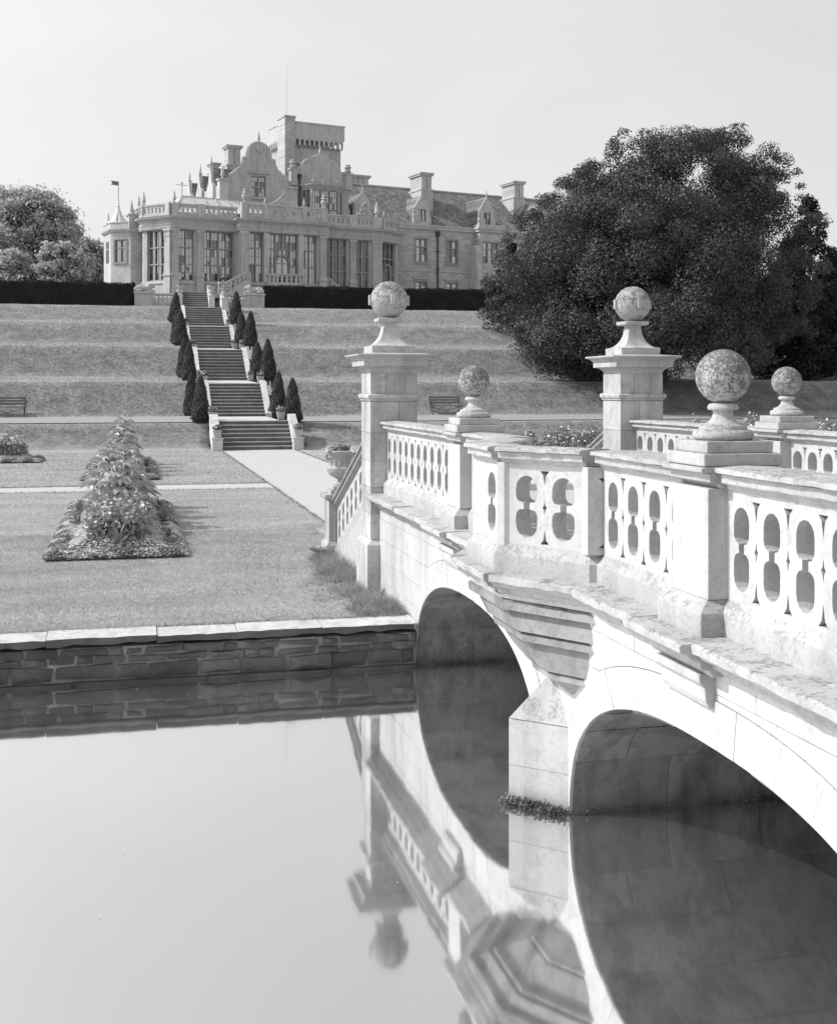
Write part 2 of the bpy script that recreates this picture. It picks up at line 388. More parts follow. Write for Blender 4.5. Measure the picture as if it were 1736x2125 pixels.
# ------------------------------------------------------------ terrain
PROF = np.array([(-900,0),(2.6,0),(50.3,0),(51.0,.12),(52.5,.95),(53.0,1.05),(57.6,1.22),(58.2,1.42),(60.2,2.78),(60.8,2.90),(66.8,3.12),(67.4,3.34),(69.8,4.84),(70.4,4.97),(76.8,5.28),(77.4,5.5),(79.8,6.68),(80.4,6.83),(83.6,7.05),(84.2,7.28),(86.6,8.22),(87.4,8.38),(91.6,8.45),(92.6,9.4),(95,9.7),(900,9.7)])
def ground_z(x, y):
    x = np.asarray(x, float); y = np.asarray(y, float)
    z = np.interp(y, PROF[:, 0], PROF[:, 1])
    bank = np.clip((y-53)/3, 0, 1)*np.clip((90-y)/2, 0, 1)
    z = z+bank*(.018*np.sin(x*.9+y*.5)*np.sin(y*1.1-x*.3)+.008*np.sin(x*3.1+y*2.3))
    return z
xs = sorted(set([-900,-400,-200,-120,-80,-60] + [round(v, 2) for v in np.arange(-46, 76, .8)] + [3.28,3.32,6.98,7.02,100,140,200,400,900]))
ys = sorted(set([12.98, 13.3] + [round(v, 2) for v in np.arange(14, 50, 1.5)] + [round(v, 2) for v in np.arange(50, 96, .45)] + [100,110,130,170,250,400,900]))
gx, gy = np.meshgrid(xs, ys); gz = ground_z(gx, gy)
trench = (gx > 3.3) & (gx < 7.0) & (gy > 50.2) & (gy < 91); gz = np.where(trench, gz-.75, gz)
brd = (gx > 3.3) & (gx < 6.7) & (gy < 18.4)
nx, ny = len(xs), len(ys); V = np.stack([gx, gy, gz], -1).reshape(-1, 3)
ii = np.arange(ny-1)[:, None]*nx+np.arange(nx-1)[None, :]
F = np.stack([ii, ii+1, ii+nx+1, ii+nx], -1).reshape(-1, 4)
me = fast_mesh('ground', V, F); me.polygons.foreach_set('use_smooth', [True]*len(me.polygons))
link('ground', me, M['turf'])['kind'] = 'structure'
o = MB().box(-900, 900, -900, 2.6, -3, 0).build('near_bank', M['turf']); o['kind'] = 'structure'
o = MB().box(-900, 900, 2.6, 12.9, -2.2, -1.6).build('riverbed', M['soil']); o['kind'] = 'structure'
me = fast_mesh('river_water', np.array([(-400,2.55,-.48),(400,2.55,-.48),(400,12.99,-.48),(-400,12.99,-.48)]), np.array([[0,1,2,3]]))
link('river_water', me, M['water'])['kind'] = 'structure'
def sheet(name, x0, x1, y0, y1, mat, dz=.004, nxx=2):
    X = np.linspace(x0, x1, nxx); Yv = np.linspace(y0, y1, max(2, int((y1-y0)/.5)))
    a, b = np.meshgrid(X, Yv); Vv = np.stack([a, b, ground_z(a, b)+dz], -1).reshape(-1, 3); w = len(X)
    i2 = np.arange(len(Yv)-1)[:, None]*w+np.arange(w-1)[None, :]
    o = link(name, fast_mesh(name, Vv, np.stack([i2, i2+1, i2+w+1, i2+w], -1).reshape(-1, 4)), mat); o['kind'] = 'structure'; return o
sheet('gravel_path', 3.65, 6.6, 18.5, 50.2, M['gravel'])
sheet('cross_path', -60, 3.65, 30.9, 32.5, M['gravel'])
sheet('cross_path', 6.6, 60, 30.9, 32.5, M['gravel'])
sheet('terrace_path', -60, 3.2, 53.1, 57.2, M['terrace_path'], .03, 120)
sheet('terrace_path', 7.05, 62, 53.1, 57.2, M['terrace_path'], .03, 120)

# ------------------------------------------------------------ bridge
XC = 4.97; WL = -.48
A1 = (10.87, 2.06, 1.11); A2 = (6.02, 2.12, 1.12)     # arch centre Y, half span, rise above the water
def intrados(y, extra=0):
    z = -9
    for c, a, b in (A1, A2):
        if abs(y-c) < a+extra: z = max(z, WL+(b+extra)*max(0, 1-abs((y-c)/(a+extra))**2.5)**.4)
    return z
def arch_pt(c, a, b, t):
    # three-centred arch drawn as a superellipse
    co, si = math.cos(t), math.sin(t)
    return c+a*math.copysign(abs(co)**.8, co), WL+b*abs(si)**.8
bridge = thing('stone_bridge', 'pale limestone garden bridge with two low arches, pierced balustrades and ball finials', 'bridge', (XC, 8.7, -1.6))
ZTOP = 1.10
# solid core, the joints between the face stones show it
mb = MB(); core_ys = sorted(set([1.0, 15.55] + [round(v, 3) for v in np.arange(1.0, 15.5, .5)]
    + [round(arch_pt(c, a, b, t)[0], 4) for c, a, b in (A1, A2) for t in np.linspace(0, math.pi, 49)]))
for y0, y1 in zip(core_ys, core_ys[1:]):
    ym = (y0+y1)/2; solid = intrados(ym) < -5
    b0, b1 = (-1.6, -1.6) if solid else (max(intrados(y0), WL), max(intrados(y1), WL))
    for X in (XC-1.87, XC+1.87): mb.add([(X,y0,b0),(X,y1,b1),(X,y1,ZTOP),(X,y0,ZTOP)], [(0,1,2,3)])
    mb.add([(XC-1.87,y0,b0),(XC-1.87,y1,b1),(XC+1.87,y1,b1),(XC+1.87,y0,b0)], [(0,1,2,3)])
for y in (A1[0]+A1[1], A1[0]-A1[1], A2[0]+A2[1], A2[0]-A2[1]): mb.add([(XC-1.87,y,-1.6),(XC+1.87,y,-1.6),(XC+1.87,y,WL),(XC-1.87,y,WL)], [(0,1,2,3)])
mb.box(XC-1.87, XC+1.87, 1.0, 15.55, ZTOP, 1.24)
mb.build('core', M['mortar'], bridge)
# face stones
def face_block(side, y0, y1, z0, z1, proud, ring=.265):
    g = .0022; y0 += g; y1 -= g; z0 += g; z1 -= g; k = max(2, int((y1-y0)/.06)); lo = []
    for y in np.linspace(y0, y1, k+1):
        z = max(z0, intrados(y, ring)+g); lo.append((y, z))
    lo = [(y, min(z, z1)) for y, z in lo]
    if max(z1-z for y, z in lo) < .03: return
    while len(lo) > 2 and z1-lo[0][1] < 1e-4 and z1-lo[1][1] < 1e-4: lo.pop(0)
    while len(lo) > 2 and z1-lo[-1][1] < 1e-4 and z1-lo[-2][1] < 1e-4: lo.pop()
    poly = lo+[(y, z1) for y, z in reversed(lo) if z1-z > 1e-4]
    if len(poly) < 3: return
    q0 = 1.86; q1 = 1.89+proud; n = len(poly); vs = [(XC+side*q0, y, z) for y, z in poly]+[(XC+side*q1, y, z) for y, z in poly]
    MB().add(vs, [tuple(range(n)), tuple(range(2*n-1, n-1, -1))]+[(i, (i+1) % n, (i+1) % n+n, i+n) for i in range(n)]).build('face_stone', M['bridge'], bridge)
rs = random.Random(3)
for side in (-1, 1):
    z = -1.0; row = 0
    while z < ZTOP-.02:
        h = .26 if z > -.3 else .3; z1 = min(z+h, ZTOP); y = 1.0+(.37 if row % 2 else 0)-.5
        while y < 15.0:
            L = rs.uniform(.6, .95); ya, yb = max(y, 1.0), min(y+L, 14.98)
            if yb-ya > .08: face_block(side, ya, yb, z, z1, rs.uniform(0, .0025))
            y += L
        z = z1; row += 1
    for c, a, b in (A1, A2):                      # arch ring, voussoir by voussoir
        nv = 19
        for i in range(nv):
            t0 = math.pi*i/nv+.0004; t1 = math.pi*(i+1)/nv-.0004; vs = []; pr = rs.uniform(.004, .008)
            for q in (1.80, 1.892+pr):
                for e in (0, .262):
                    for t in np.linspace(t0, t1, 4): vs.append((XC+side*q,)+arch_pt(c, a+e, b+e, t))
            fs = []
            for i3 in range(3):
                fs += [(i3, i3+1, i3+5, i3+4), (8+i3, 8+i3+1, 8+i3+5, 8+i3+4), (i3, i3+1, i3+9, i3+8), (4+i3, 4+i3+1, 4+i3+9, 4+i3+8)]
            fs += [(0, 4, 12, 8), (3, 7, 15, 11)]
            MB().add(vs, fs).build('voussoir', M['bridge'], bridge)
# vault lining stones
for c, a, b in (A1, A2):
    for i in range(11):
        off = .35*(i % 2); x = XC-1.886-off
        while x < XC+1.886:
            x0, x1 = max(x, XC-1.886)+.004, min(x+.74, XC+1.886)-.004
            if x1-x0 > .05:
                t0 = math.pi*i/11+.0015; t1 = math.pi*(i+1)/11-.0015; e0 = rs.uniform(.004, .018); vs = []
                for e in (e0, -.03):
                    for X in (x0, x1):
                        for t in np.linspace(t0, t1, 4): p_ = arch_pt(c, a-e, b-e, t); vs.append((X, p_[0], p_[1]-(.14 if abs(math.sin(t)) < .02 else 0)))
                fs = []
                for k in range(3): fs += [(k, k+1, k+5, k+4), (k, k+1, k+9, k+8), (4+k, 5+k, 13+k, 12+k)]
                fs += [(0, 4, 12, 8), (3, 7, 15, 11)]
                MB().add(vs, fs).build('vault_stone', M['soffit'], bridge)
            x += .74
# cutwaters with half-pyramid caps
PC = 8.50
for side in (-1, 1):
    X = lambda q: XC+side*q
    tip = (X(2.24), PC); e0 = (X(1.88), PC-.35); e1 = (X(1.88), PC+.35)
    for k, (z0, z1) in enumerate(((-1.6, -.2), (-.197, .14))):
        mb = MB(); vs = [(p[0], p[1], zz) for zz in (z0, z1) for p in (e0, tip, e1)]
        mb.add(vs, [(0,1,2),(3,4,5),(0,1,4,3),(1,2,5,4),(2,0,3,5)]).build('cutwater_stone', M['bridge'], bridge)
    mb = MB().add([(e0[0],e0[1],.146),(tip[0],tip[1],.146),(e1[0],e1[1],.146),(X(1.87),PC,.50)], [(0,1,2),(0,1,3),(1,2,3),(2,0,3)])
    mb.build('cutwater_cap', M['bridge_top'], bridge)

# balustrade pattern: two lobes joined by a narrow neck, with pointed piercings between
def lobes(c, zb, zt, hw, zn, nh=.028, k=8):
    r = hw; pts = []
    for t in np.linspace(math.pi, 0, k): pts.append((c+r*math.cos(t), zt-r+r*math.sin(t)))          # top
    zu = zn+.028; rr = min(hw-nh, .05)
    for t in np.linspace(0, math.pi/2, 4): pts.append((c+hw-rr+rr*math.cos(t), zu+rr-rr*math.sin(t)))
    pts += [(c+nh, zu), (c+nh, zn-.022)]
    zl = zn-.022
    for t in np.linspace(math.pi/2, 0, 4): pts.append((c+hw-rr+rr*math.cos(t), zl-rr+rr*math.sin(t)))
    for t in np.linspace(0, -math.pi, k): pts.append((c+r*math.cos(t), zb+r+r*math.sin(t)))
    for t in np.linspace(math.pi, math.pi/2, 4): pts.append((c-hw+rr+rr*math.cos(t), zl-rr+rr*math.sin(t)))
    pts += [(c-nh, zl), (c-nh, zu)]
    for t in np.linspace(-math.pi/2, -math.pi, 4): pts.append((c-hw+rr+rr*math.cos(t), zu+rr+rr*math.sin(t)))
    out = []
    for p in pts:
        if not out or abs(p[0]-out[-1][0])+abs(p[1]-out[-1][1]) > 1e-4: out.append(p)
    if abs(out[0][0]-out[-1][0])+abs(out[0][1]-out[-1][1]) < 1e-4: out.pop()
    return out
def gores(c, zb, zt, zn, w=.045):
    t = [(c-w, zt-.005), (c-w*.35, zt-.035), (c, zt-.115), (c+w*.35, zt-.035), (c+w, zt-.005)]
    b = [(c-w, zb+.005), (c+w, zb+.005), (c+w*.35, zb+.035), (c, zb+.115), (c-w*.35, zb+.035)]
    d = [(c, zn+.06), (c-.007, zn+.018), (c-.02, zn), (c-.007, zn-.018), (c, zn-.06), (c+.007, zn-.018), (c+.02, zn), (c+.007, zn+.018)]
    return [t, b, d]
PB, PT = 1.44, 2.045
def panel(p0, p1, z0, z1, pitch=.31, hw=.082, n=None):
    """outer loop and holes along a local axis p in [p0,p1]"""
    Ln = p1-p0; n = n or max(1, round(Ln/pitch)); pitch = Ln/n; zn = (z0+z1)/2; holes = []
    for i in range(n):
        holes.append(lobes(p0+pitch*(i+.5), z0+.062, z1-.088, min(hw, pitch*.34), zn-.012))
        if i < n-1: holes += gores(p0+pitch*(i+1), z0+.02, z1-.045, zn-.01, min(.042, pitch*.15))
    return [(p0, z0), (p1, z0), (p1, z1), (p0, z1)], holes
def straight_panel(side, y0, y1, q=1.70, th=.09, n=None, parent=None, shear=None):
    out, hl = panel(y0, y1, PB, PT, n=n)
    f = (lambda p, d, z: (XC+side*(q+d), p, z)) if not shear else (lambda p, d, z: (XC+side*(q+d), p, z+shear(p)))
    return MB().plate(out, hl, -th, th, f).build('pierced_panel', M['bridge'], parent or bridge)
RAIL = [(-.105,2.045),(.105,2.045),(.115,2.068),(.15,2.076),(.155,2.082),(.155,2.126),(.142,2.129),(.19,2.133),(.192,2.152),(.18,2.160),(0,2.170),(-.18,2.160),(-.192,2.152),(-.19,2.133),(-.142,2.129),(-.155,2.126),(-.155,2.082),(-.15,2.076),(-.115,2.068)]
PLINTH = [(-.14,1.24),(.14,1.24),(.142,1.372),(.125,1.392),(.092,1.436),(.088,1.444),(-.088,1.444),(-.092,1.436),(-.125,1.392),(-.142,1.372)]
STRING = [(-.2,1.05),(.0,1.05),(.02,1.085),(.07,1.10),(.075,1.135),(.125,1.15),(.15,1.175),(.19,1.19),(.195,1.228),(.18,1.238),(-.2,1.25)]
def bay_pts(side, q_front, q_in, y0, y1):
    return [(XC+side*q_in, y0), (XC+side*q_front, y0+.42), (XC+side*q_front, y1-.42), (XC+side*q_in, y1)]
BY0, BY1 = 7.88, 9.72
YC_, YD_ = 11.30, 6.22
for side in (-1, 1):
    sg = side                                   # travelling +Y the right normal is +X
    X = lambda q: XC+side*q
    bay = [(X(1.80), 7.90), (X(2.21), 8.55), (X(2.21), 9.20), (X(1.80), 9.85)]
    runs = [(1.0, YD_-.22), (YD_+.22, 7.765), (9.985, YC_-.22), (YC_+.22, 14.97)]
    for (y0, y1) in runs:
        nseg = max(1, round((y1-y0)/1.7)); cuts = np.linspace(y0, y1, nseg+1)
        straight_panel(side, y0, y1)
        MB().sweep([(X(1.70), y0, 0), (X(1.70), y1, 0)], PLINTH, sg).build('plinth', M['bridge_top'], bridge)
        for a0, a1 in zip(cuts, cuts[1:]):
            dz = rs.uniform(-.003, .003)
            MB().worn([(X(1.70), a0+.003, dz), (X(1.70), a1-.003, dz)], RAIL, sg, int(a0*100)+side, .0022).build('rail_stone', M['bridge_top'], bridge)
    # bay: three pierced faces, corner posts, rail
    for i in range(3):
        a, b = Vector(bay[i]), Vector(bay[i+1]); L = (b-a).length; d = (b-a)/L; nn = Vector((d.y, -d.x))
        out, hl = panel(0.05, L-.05, PB, PT, n=2, hw=.1)
        if i == 1: hl = [lobes(.22, PB+.062, PT-.088, .1, (PB+PT)/2-.012)]
        MB().plate(out, hl, -.08, .08, lambda p, q, z: (a.x+d.x*p+nn.x*q, a.y+d.y*p+nn.y*q, z)).build('bay_panel', M['bridge'], bridge)
    for i, (px, py) in enumerate(bay):
        MB().lathe(px, py, [(.105, PB-.01), (.105, PT)], 8).build('bay_post', M['bridge'], bridge)
    for ys0, ysg in ((7.82, 1), (9.93, -1)):     # short returns into the bay
        out, hl = panel(X(1.63) if side > 0 else X(1.905), X(1.905) if side > 0 else X(1.63), PB, PT, n=1, hw=.04)
        c0 = (out[0][0]+out[1][0])/2
        MB().plate(out, gores(c0, PB+.04, PT-.07, (PB+PT)/2, .06), ys0-.05, ys0+.05).build('bay_return', M['bridge'], bridge)
    for i in range(3):
        MB().worn([bay[i], bay[i+1]], [(o*.96, z-.004*(i == 1)) for o, z in RAIL], sg, i+7*side, .0022).build('bay_rail', M['bridge_top'], bridge)
    MB().sweep([(X(1.66), 7.86)]+[bay[0]]+bay[1:3]+[bay[3]]+[(X(1.66), 9.89)], PLINTH, sg).build('bay_plinth', M['bridge_top'], bridge)
    # string course, in lengths, breaking out round the bay
    cuts = [1.0, 2.6, 4.2, 5.85]
    for y0, y1 in list(zip(cuts, cuts[1:]))+[(6.62, 7.66), (10.08, 10.9), (11.68, 13.3), (13.3, 15.0)]:
        MB().worn([(X(1.89), y0+.003, rs.uniform(-.006, .006)), (X(1.89), y1-.003, rs.uniform(-.006, .006))], STRING, sg, int(y0*100)+side, .0045).build('string_course', M['bridge_top'], bridge)
    for yy in (YD_, YC_):
        MB().sweep([(X(1.955), yy-.372), (X(1.955), yy+.382)], STRING, sg).build('string_break', M['bridge_top'], bridge, bevel=.007)
        MB().sweep([(X(1.92), yy-.28), (X(1.92), yy+.28)], [(-.1,.86),(.01,.86),(.03,.90),(.035,.97),(.065,1.0),(.07,1.048),(-.1,1.048)], sg).build('bracket', M['bridge'], bridge, bevel=.006)
    bo = [(X(1.87), 7.64), (X(2.33), 8.42), (X(2.33), 9.33), (X(1.87), 10.10)]
    for i in range(3): MB().worn([bo[i], bo[i+1]], [(o*.8-.02, z+.002-.003*(i == 1)) for o, z in STRING], sg, i+11*side, .005).build('bay_string', M['bridge_top'], bridge)
    mb = MB().add([(X(1.6), 7.72, 1.22)]+[(p[0], p[1], 1.22) for p in bo]+[(X(1.6), 10.0, 1.22)]+[(X(1.6), 7.72, 1.06)]+[(p[0], p[1], 1.06) for p in bo]+[(X(1.6), 10.0, 1.06)],
        [(0,1,2,3,4,5),(6,7,8,9,10,11)]+[(i, i+1, i+7, i+6) for i in range(5)]); mb.build('bay_floor', M['bridge'], bridge)
    # tiered corbel
    tiers = [(1.055,.92),(1.03,.97),(.985,.97),(.975,.86),(.93,.85),(.84,.80),(.83,.72),(.815,.75),(.775,.75),(.765,.66),(.66,.57),(.57,.45),(.56,.39),(.545,.42),(.52,.42),(.51,.34),(.43,.16),(.38,.03)]
    stages = [tiers[0:6], tiers[5:11], tiers[10:15], tiers[14:]]
    for st in stages:
        vs = []; 
        for z, k in st:
            yc = 8.86-(1.05-z)*1.1
            vs += [(X(1.86), yc-1.22*k, z), (X(1.86)+side*.49*k, yc-.46*k, z), (X(1.86)+side*.49*k, yc+.46*k, z), (X(1.86), yc+1.22*k, z)]
        nst = len(st); fs = [(0,1,2,3), tuple(4*(nst-1)+i for i in range(4))]
        for i in range(nst-1):
            for j in range(4): a = 4*i+j; b = 4*i+(j+1) % 4; fs.append((a, b, b+4, a+4))
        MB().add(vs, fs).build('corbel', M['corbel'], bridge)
    # pedestals with ball finials
    for yy in (YD_, YC_):
        ped = MB().box(X(1.70)-.205, X(1.70)+.205, yy-.22, yy+.22, 1.436, PT).build('pedestal', M['bridge'], bridge, bevel=.005)
        MB().stack(X(1.70), yy, [(.275,1.24),(.277,1.372),(.255,1.392),(.208,1.436)]).build('pedestal_plinth', M['bridge_top'], ped, bevel=.006)
        MB().sweep([(X(1.70), yy-.25), (X(1.70), yy+.25)], [(o*1.35 if abs(o) > .1 else o*2, z+.002) for o, z in RAIL], sg).build('pedestal_cap', M['bridge_top'], ped, bevel=.006)
        MB().stack(X(1.70), yy, [(.235,2.166),(.238,2.236)]).build('slab', M['bridge_top'], ped, bevel=.007)
        MB().stack(X(1.70), yy, [(.20,2.236),(.202,2.302)]).build('slab', M['bridge_top'], ped, bevel=.007)
        pr = [(.15,2.302)]+[(.145+.026*math.cos(t), 2.331+.029*math.sin(t)) for t in np.linspace(-1.4, 1.4, 8)]
        pr += [(.135,2.361),(.132,2.382),(.115,2.385),(.085,2.402),(.063,2.425),(.055,2.452),(.058,2.468),(.084,2.474),(.088,2.486),(.078,2.505),(.05,2.513)]
        MB().lathe(X(1.70), yy, pr, 40).build('neck', M['bridge_top'], ped, smooth=40)
        MB().ball((X(1.70), yy, 2.662), .154, 48).build('ball', M['ball'], ped, smooth=60)
    # tall gate pier
    px, py = X(1.70), 15.26
    pier = MB().stack(px, py, [(.295,.66),(.295,2.42)]).build('gate_pier', M['pier'], bridge, bevel=.006)
    MB().stack(px, py, [(.36,-.5),(.36,.60),(.335,.625),(.30,.665)]).build('pier_plinth', M['pier'], pier, bevel=.008)
    rp = random.Random(int(py*10)+side)
    zz = [.67, .99, 1.33, 1.66, 2.02, 2.418]
    for k, (za, zb) in enumerate(zip(zz, zz[1:])):
        c1 = rp.uniform(-.1, .12)
        for (xa, xb) in ((-.3, c1), (c1, .3)):
            e = rp.uniform(.302, .306)
            MB().box(px+(-e if xa < -.2 else xa+.003), px+(e if xb > .2 else xb-.003), py-e, py+e, za+.003, zb-.003).build('ashlar', M['pier'], pier)
    MB().stack(px, py, [(.30,2.418),(.325,2.43),(.318,2.45),(.34,2.458),(.345,2.495),(.33,2.512),(.30,2.52)]).build('neck_band', M['pier'], pier, bevel=.005)
    for (xa, xb) in ((-.3, -.11), (-.11, .14), (.14, .3)):
        e = .303; MB().box(px+(-e if xa < -.2 else xa+.003), px+(e if xb > .2 else xb-.003), py-e, py+e, 2.521, 2.778).build('ashlar', M['pier'], pier)
    MB().stack(px, py, [(.29,2.5),(.295,2.78),(.30,2.79),(.312,2.825),(.345,2.855),(.375,2.868),(.41,2.872),(.412,2.945),(.425,2.955),(.43,2.968),(.46,2.99),(.492,3.0),(.497,3.022),(.30,3.04)]).build('cornice', M['bridge_top'], pier, bevel=.004)
    prof = [(.278,3.036),(.28,3.13)]+[(.085+.185*(1-math.sin(t)), 3.135+.30*(1-math.cos(t))*1.0) for t in np.linspace(.0, math.pi/2*.98, 12)]
    prof += [(.09,3.437),(.15,3.442),(.155,3.452),(.165,3.455),(.168,3.49),(.155,3.497),(.06,3.50)]
    MB().stack(px, py, prof).build('die', M['bridge_top'], pier, smooth=35)
    bl = MB().ball((px, py, 3.735), .242, 56).build('ball', M['ball_big'], pier, smooth=60)
    for (dx, dy) in ((-1, 0), (1, 0), (0, -1), (0, 1)):
        T = Matrix.Translation((px, py, 3.735)) @ Matrix.Rotation(math.atan2(dy, dx), 4, 'Z')
        MB(T).box(.22, .268, -.028, .028, -.07, .06).build('block', M['bridge_top'], bl if False else pier, bevel=.004)
    # flight down to the lawn: sloping balustrade to a pedestal
    slope = lambda p: -(p-15.55)*.405
    straight_panel(side, 15.55, 18.72, n=9, shear=lambda p: slope(p)-.06)
    sp = [(X(1.70), 15.56, -.06), (X(1.70), 18.72, slope(18.72)-.06)]
    MB().sweep(sp, RAIL, sg).build('sloping_rail', M['bridge_top'], bridge, bevel=.006)
    MB().sweep(sp, PLINTH, sg).build('sloping_plinth', M['bridge_top'], bridge)
    MB().add([(X(q), y, z) for q in (1.56, 1.84) for y, z in ((15.56,-.3),(18.7,-.3),(18.7,.03),(15.56,1.22))], [(0,1,2,3),(4,5,6,7),(0,1,5,4),(1,2,6,5),(2,3,7,6),(3,0,4,7)]).build('stair_wall', M['bridge'], bridge)
    up = MB().stack(X(1.70), 18.97, [(.22,.17),(.22,.80)]).build('end_pedestal', M['pier'], bridge, bevel=.006)
    MB().stack(X(1.70), 18.97, [(.27,-.3),(.27,.10),(.225,.17)]).build('pedestal_plinth', M['bridge_top'], up, bevel=.006)
    MB().stack(X(1.70), 18.97, [(.225,.80),(.25,.82),(.29,.85),(.295,.905)]).build('pedestal_cap', M['bridge_top'], up, bevel=.006)
    MB().stack(X(1.70), 18.97, [(.19,.905),(.19,.97)]).build('slab', M['bridge_top'], up, bevel=.006)
    MB().stack(X(1.70), 18.97, [(.14,.97),(.14,1.03)]).build('slab', M['bridge_top'], up, bevel=.006)
MB().box(XC-1.6, XC+1.6, 1.0, 15.6, 1.24, 1.30).build('deck', M['gravel'], bridge)
for i in range(8):
    MB().box(XC-1.58, XC+1.58, 15.6+.39*i, 15.6+.39*(i+1), -.2, 1.30-.162*(i+1)).build('step', M['steps'], bridge, bevel=.01)

# ------------------------------------------------------------ river wall
def river_wall(x0, x1, label, seed):
    r = random.Random(seed); w = thing('river_wall', label, 'wall', ((x0+x1)/2, 12.95, -1.6))
    MB().box(x0, x1, 12.885, 13.3, -1.6, -.105).build('mortar_core', M['wallmortar'], w)
    z = -.80
    rows = [(-.80, -.445), (-.435, -.275), (-.275, -.19), (-.19, -.10)]
    for k, (za, zb) in enumerate(rows):
        x = x0-r.uniform(0, .2)
        while x < x1:
            L = (r.uniform(.9, 1.6), r.uniform(.22, .62), r.uniform(.12, .45), r.uniform(.15, .5))[k]
            xa, xb = max(x, x0), min(x+L, x1)
            if xb-xa > .05 and True:
                g = r.uniform(.007, .022) if k else .003; d = r.uniform(-.015, .022)+(.05 if k == 0 else 0); j = lambda: r.uniform(-.017, .017) if k else r.uniform(-.004, .004)
                a, b, c, e = xa+g, xb-g, za+g*.7, zb-g*.7
                fr = [(a+j(), 12.86-d, c+j()), (b+j(), 12.86-d, c+j()), (b+j(), 12.86-d, e+j()), (a+j(), 12.86-d, e+j())]
                md = ((a+b)/2+j()*4, 12.845-d-r.uniform(0, .03), (c+e)/2+j()*1.5)
                bk = [(p[0], 12.95, p[2]) for p in fr]
                MB().add(fr+bk+[md], [(0,1,8),(1,2,8),(2,3,8),(3,0,8),(0,1,5,4),(1,2,6,5),(2,3,7,6),(3,0,4,7)]).build('stone', M['wallstone'], w)
            x += L
    x = x0
    while x < x1:                                  # coping slabs, worn front edge
        L = r.uniform(.7, 1.15); xb = min(x+L, x1); n = 9; ps = []
        dz = r.uniform(-.008, .008); wz = r.uniform(-.006, .006)
        top = []; fro = []
        for i in range(n):
            t = i/(n-1); xx = x+.004+(xb-x-.008)*t; e = r.uniform(-.012, .012)
            top.append((xx, 12.80+e, .012+dz+r.uniform(-.006, .003))); fro.append((xx, 12.805+e+r.uniform(0, .015), -.055+dz+r.uniform(-.02, .012)))
        bt = [(p[0], 13.22+wz, .022+dz) for p in top]; bb = [(p[0], 13.22, -.09) for p in top]
        vs = fro+top+bt+bb; fs = []
        for i in range(n-1):
            for a in range(3): fs.append((a*n+i, a*n+i+1, (a+1)*n+i+1, (a+1)*n+i))
            fs.append((3*n+i, 3*n+i+1, i+1, i))
        fs += [(0, n, 2*n, 3*n), (n-1, 2*n-1, 3*n-1, 4*n-1)]
        co = MB().add(vs, fs).build('coping', M['curb'], w); co.data.materials.append(M['wallstone']); x = xb
        for p_ in co.data.polygons:
            if abs(p_.normal.z) < .6 and abs(p_.normal.x) < .7: p_.material_index = 1
river_wall(-4.5, 3.06, 'low rubble river wall with pale coping below the lawn and flower beds', 5)
river_wall(6.88, 12.5, 'low rubble river wall on the far side of the bridge', 6)

# ------------------------------------------------------------ long garden stairs
stairs = thing('garden_staircase', 'long straight stone staircase climbing the grass terraces to the house', 'stairs', (5.1, 49.6, -.1))
def flight(y0, z0, y1, z1, n, x0, x1):
    r = random.Random(int(y0*7)); h = (z1-z0)/n; t = (y1-y0)/n
    for i in range(n):
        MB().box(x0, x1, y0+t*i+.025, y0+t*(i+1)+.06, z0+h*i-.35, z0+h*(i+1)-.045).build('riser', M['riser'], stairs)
        MB().box(x0, x1, y0+t*i-.02+r.uniform(-.008, .008), y0+t*(i+1)+.02, z0+h*(i+1)-.045, z0+h*(i+1)).build('tread', M['steps'], stairs, bevel=.01)
def landing(y0, z0, y1, z1, x0, x1):
    MB().add([(x0,y0,z0),(x1,y0,z0),(x1,y1,z1),(x0,y1,z1),(x0,y0,z0-.4),(x1,y0,z0-.4),(x1,y1,z1-.4),(x0,y1,z1-.4)], [(0,1,2,3),(4,5,6,7),(0,1,5,4),(1,2,6,5),(2,3,7,6),(3,0,4,7)]).build('landing', M['curb'], stairs)
FL = [(49.9,0,51.7,1.18,7,3.64,6.6),(57.1,1.22,59.9,2.80,10,3.75,6.25),(66.7,2.98,70.2,4.78,10,3.75,6.28),(77.2,5.08,80.4,6.62,8,3.75,6.35),(83.4,6.82,86.6,8.27,8,3.75,6.3),(89.4,8.35,91.7,9.75,8,3.72,5.62)]
for f_ in FL: flight(*f_)
for a, b in zip(FL, FL[1:]): landing(a[2]+.0, a[3], b[0]-.02, b[1], max(a[5], b[5])-.0, min(a[6], b[6]) if b is not FL[-1] else 6.3)
landing(91.72, 9.75, 96, 9.78, 3.3, 6.6)
def ramp(x0, x1, y0, z0, y1, z1, up=.28, mat='curb', name='side_wall'):
    pts = [(y0-.05, z0-.5), (y1+.1, z1-.7), (y1+.1, z1+up), (y0-.05, z0+up)]
    MB().add([(X, y, z) for X in (x0, x1) for y, z in pts], [(0,1,2,3),(4,5,6,7),(0,1,5,4),(1,2,6,5),(2,3,7,6),(3,0,4,7)]).build(name, M[mat], stairs, bevel=.015)
for i, f_ in enumerate(FL[:5]):
    for s in (0, 1):
        x = f_[6] if s else f_[5]; w = .36 if i == 0 else .30
        xa, xb = (x, x+w) if s else (x-w, x)
        ramp(xa, xb, f_[0], f_[1]+(.28 if i == 0 else 0), f_[2], f_[3], .28 if i == 0 else .16)
        if i == 0:
            MB().box(xa-.03, xb+.03, 49.46, 49.86, -.2, .46).build('end_pedestal', M['curb'], stairs, bevel=.012)
            MB().box(xa-.06, xb+.06, 49.43, 49.89, .46, .52).build('pedestal_cap', M['curb'], stairs, bevel=.012)
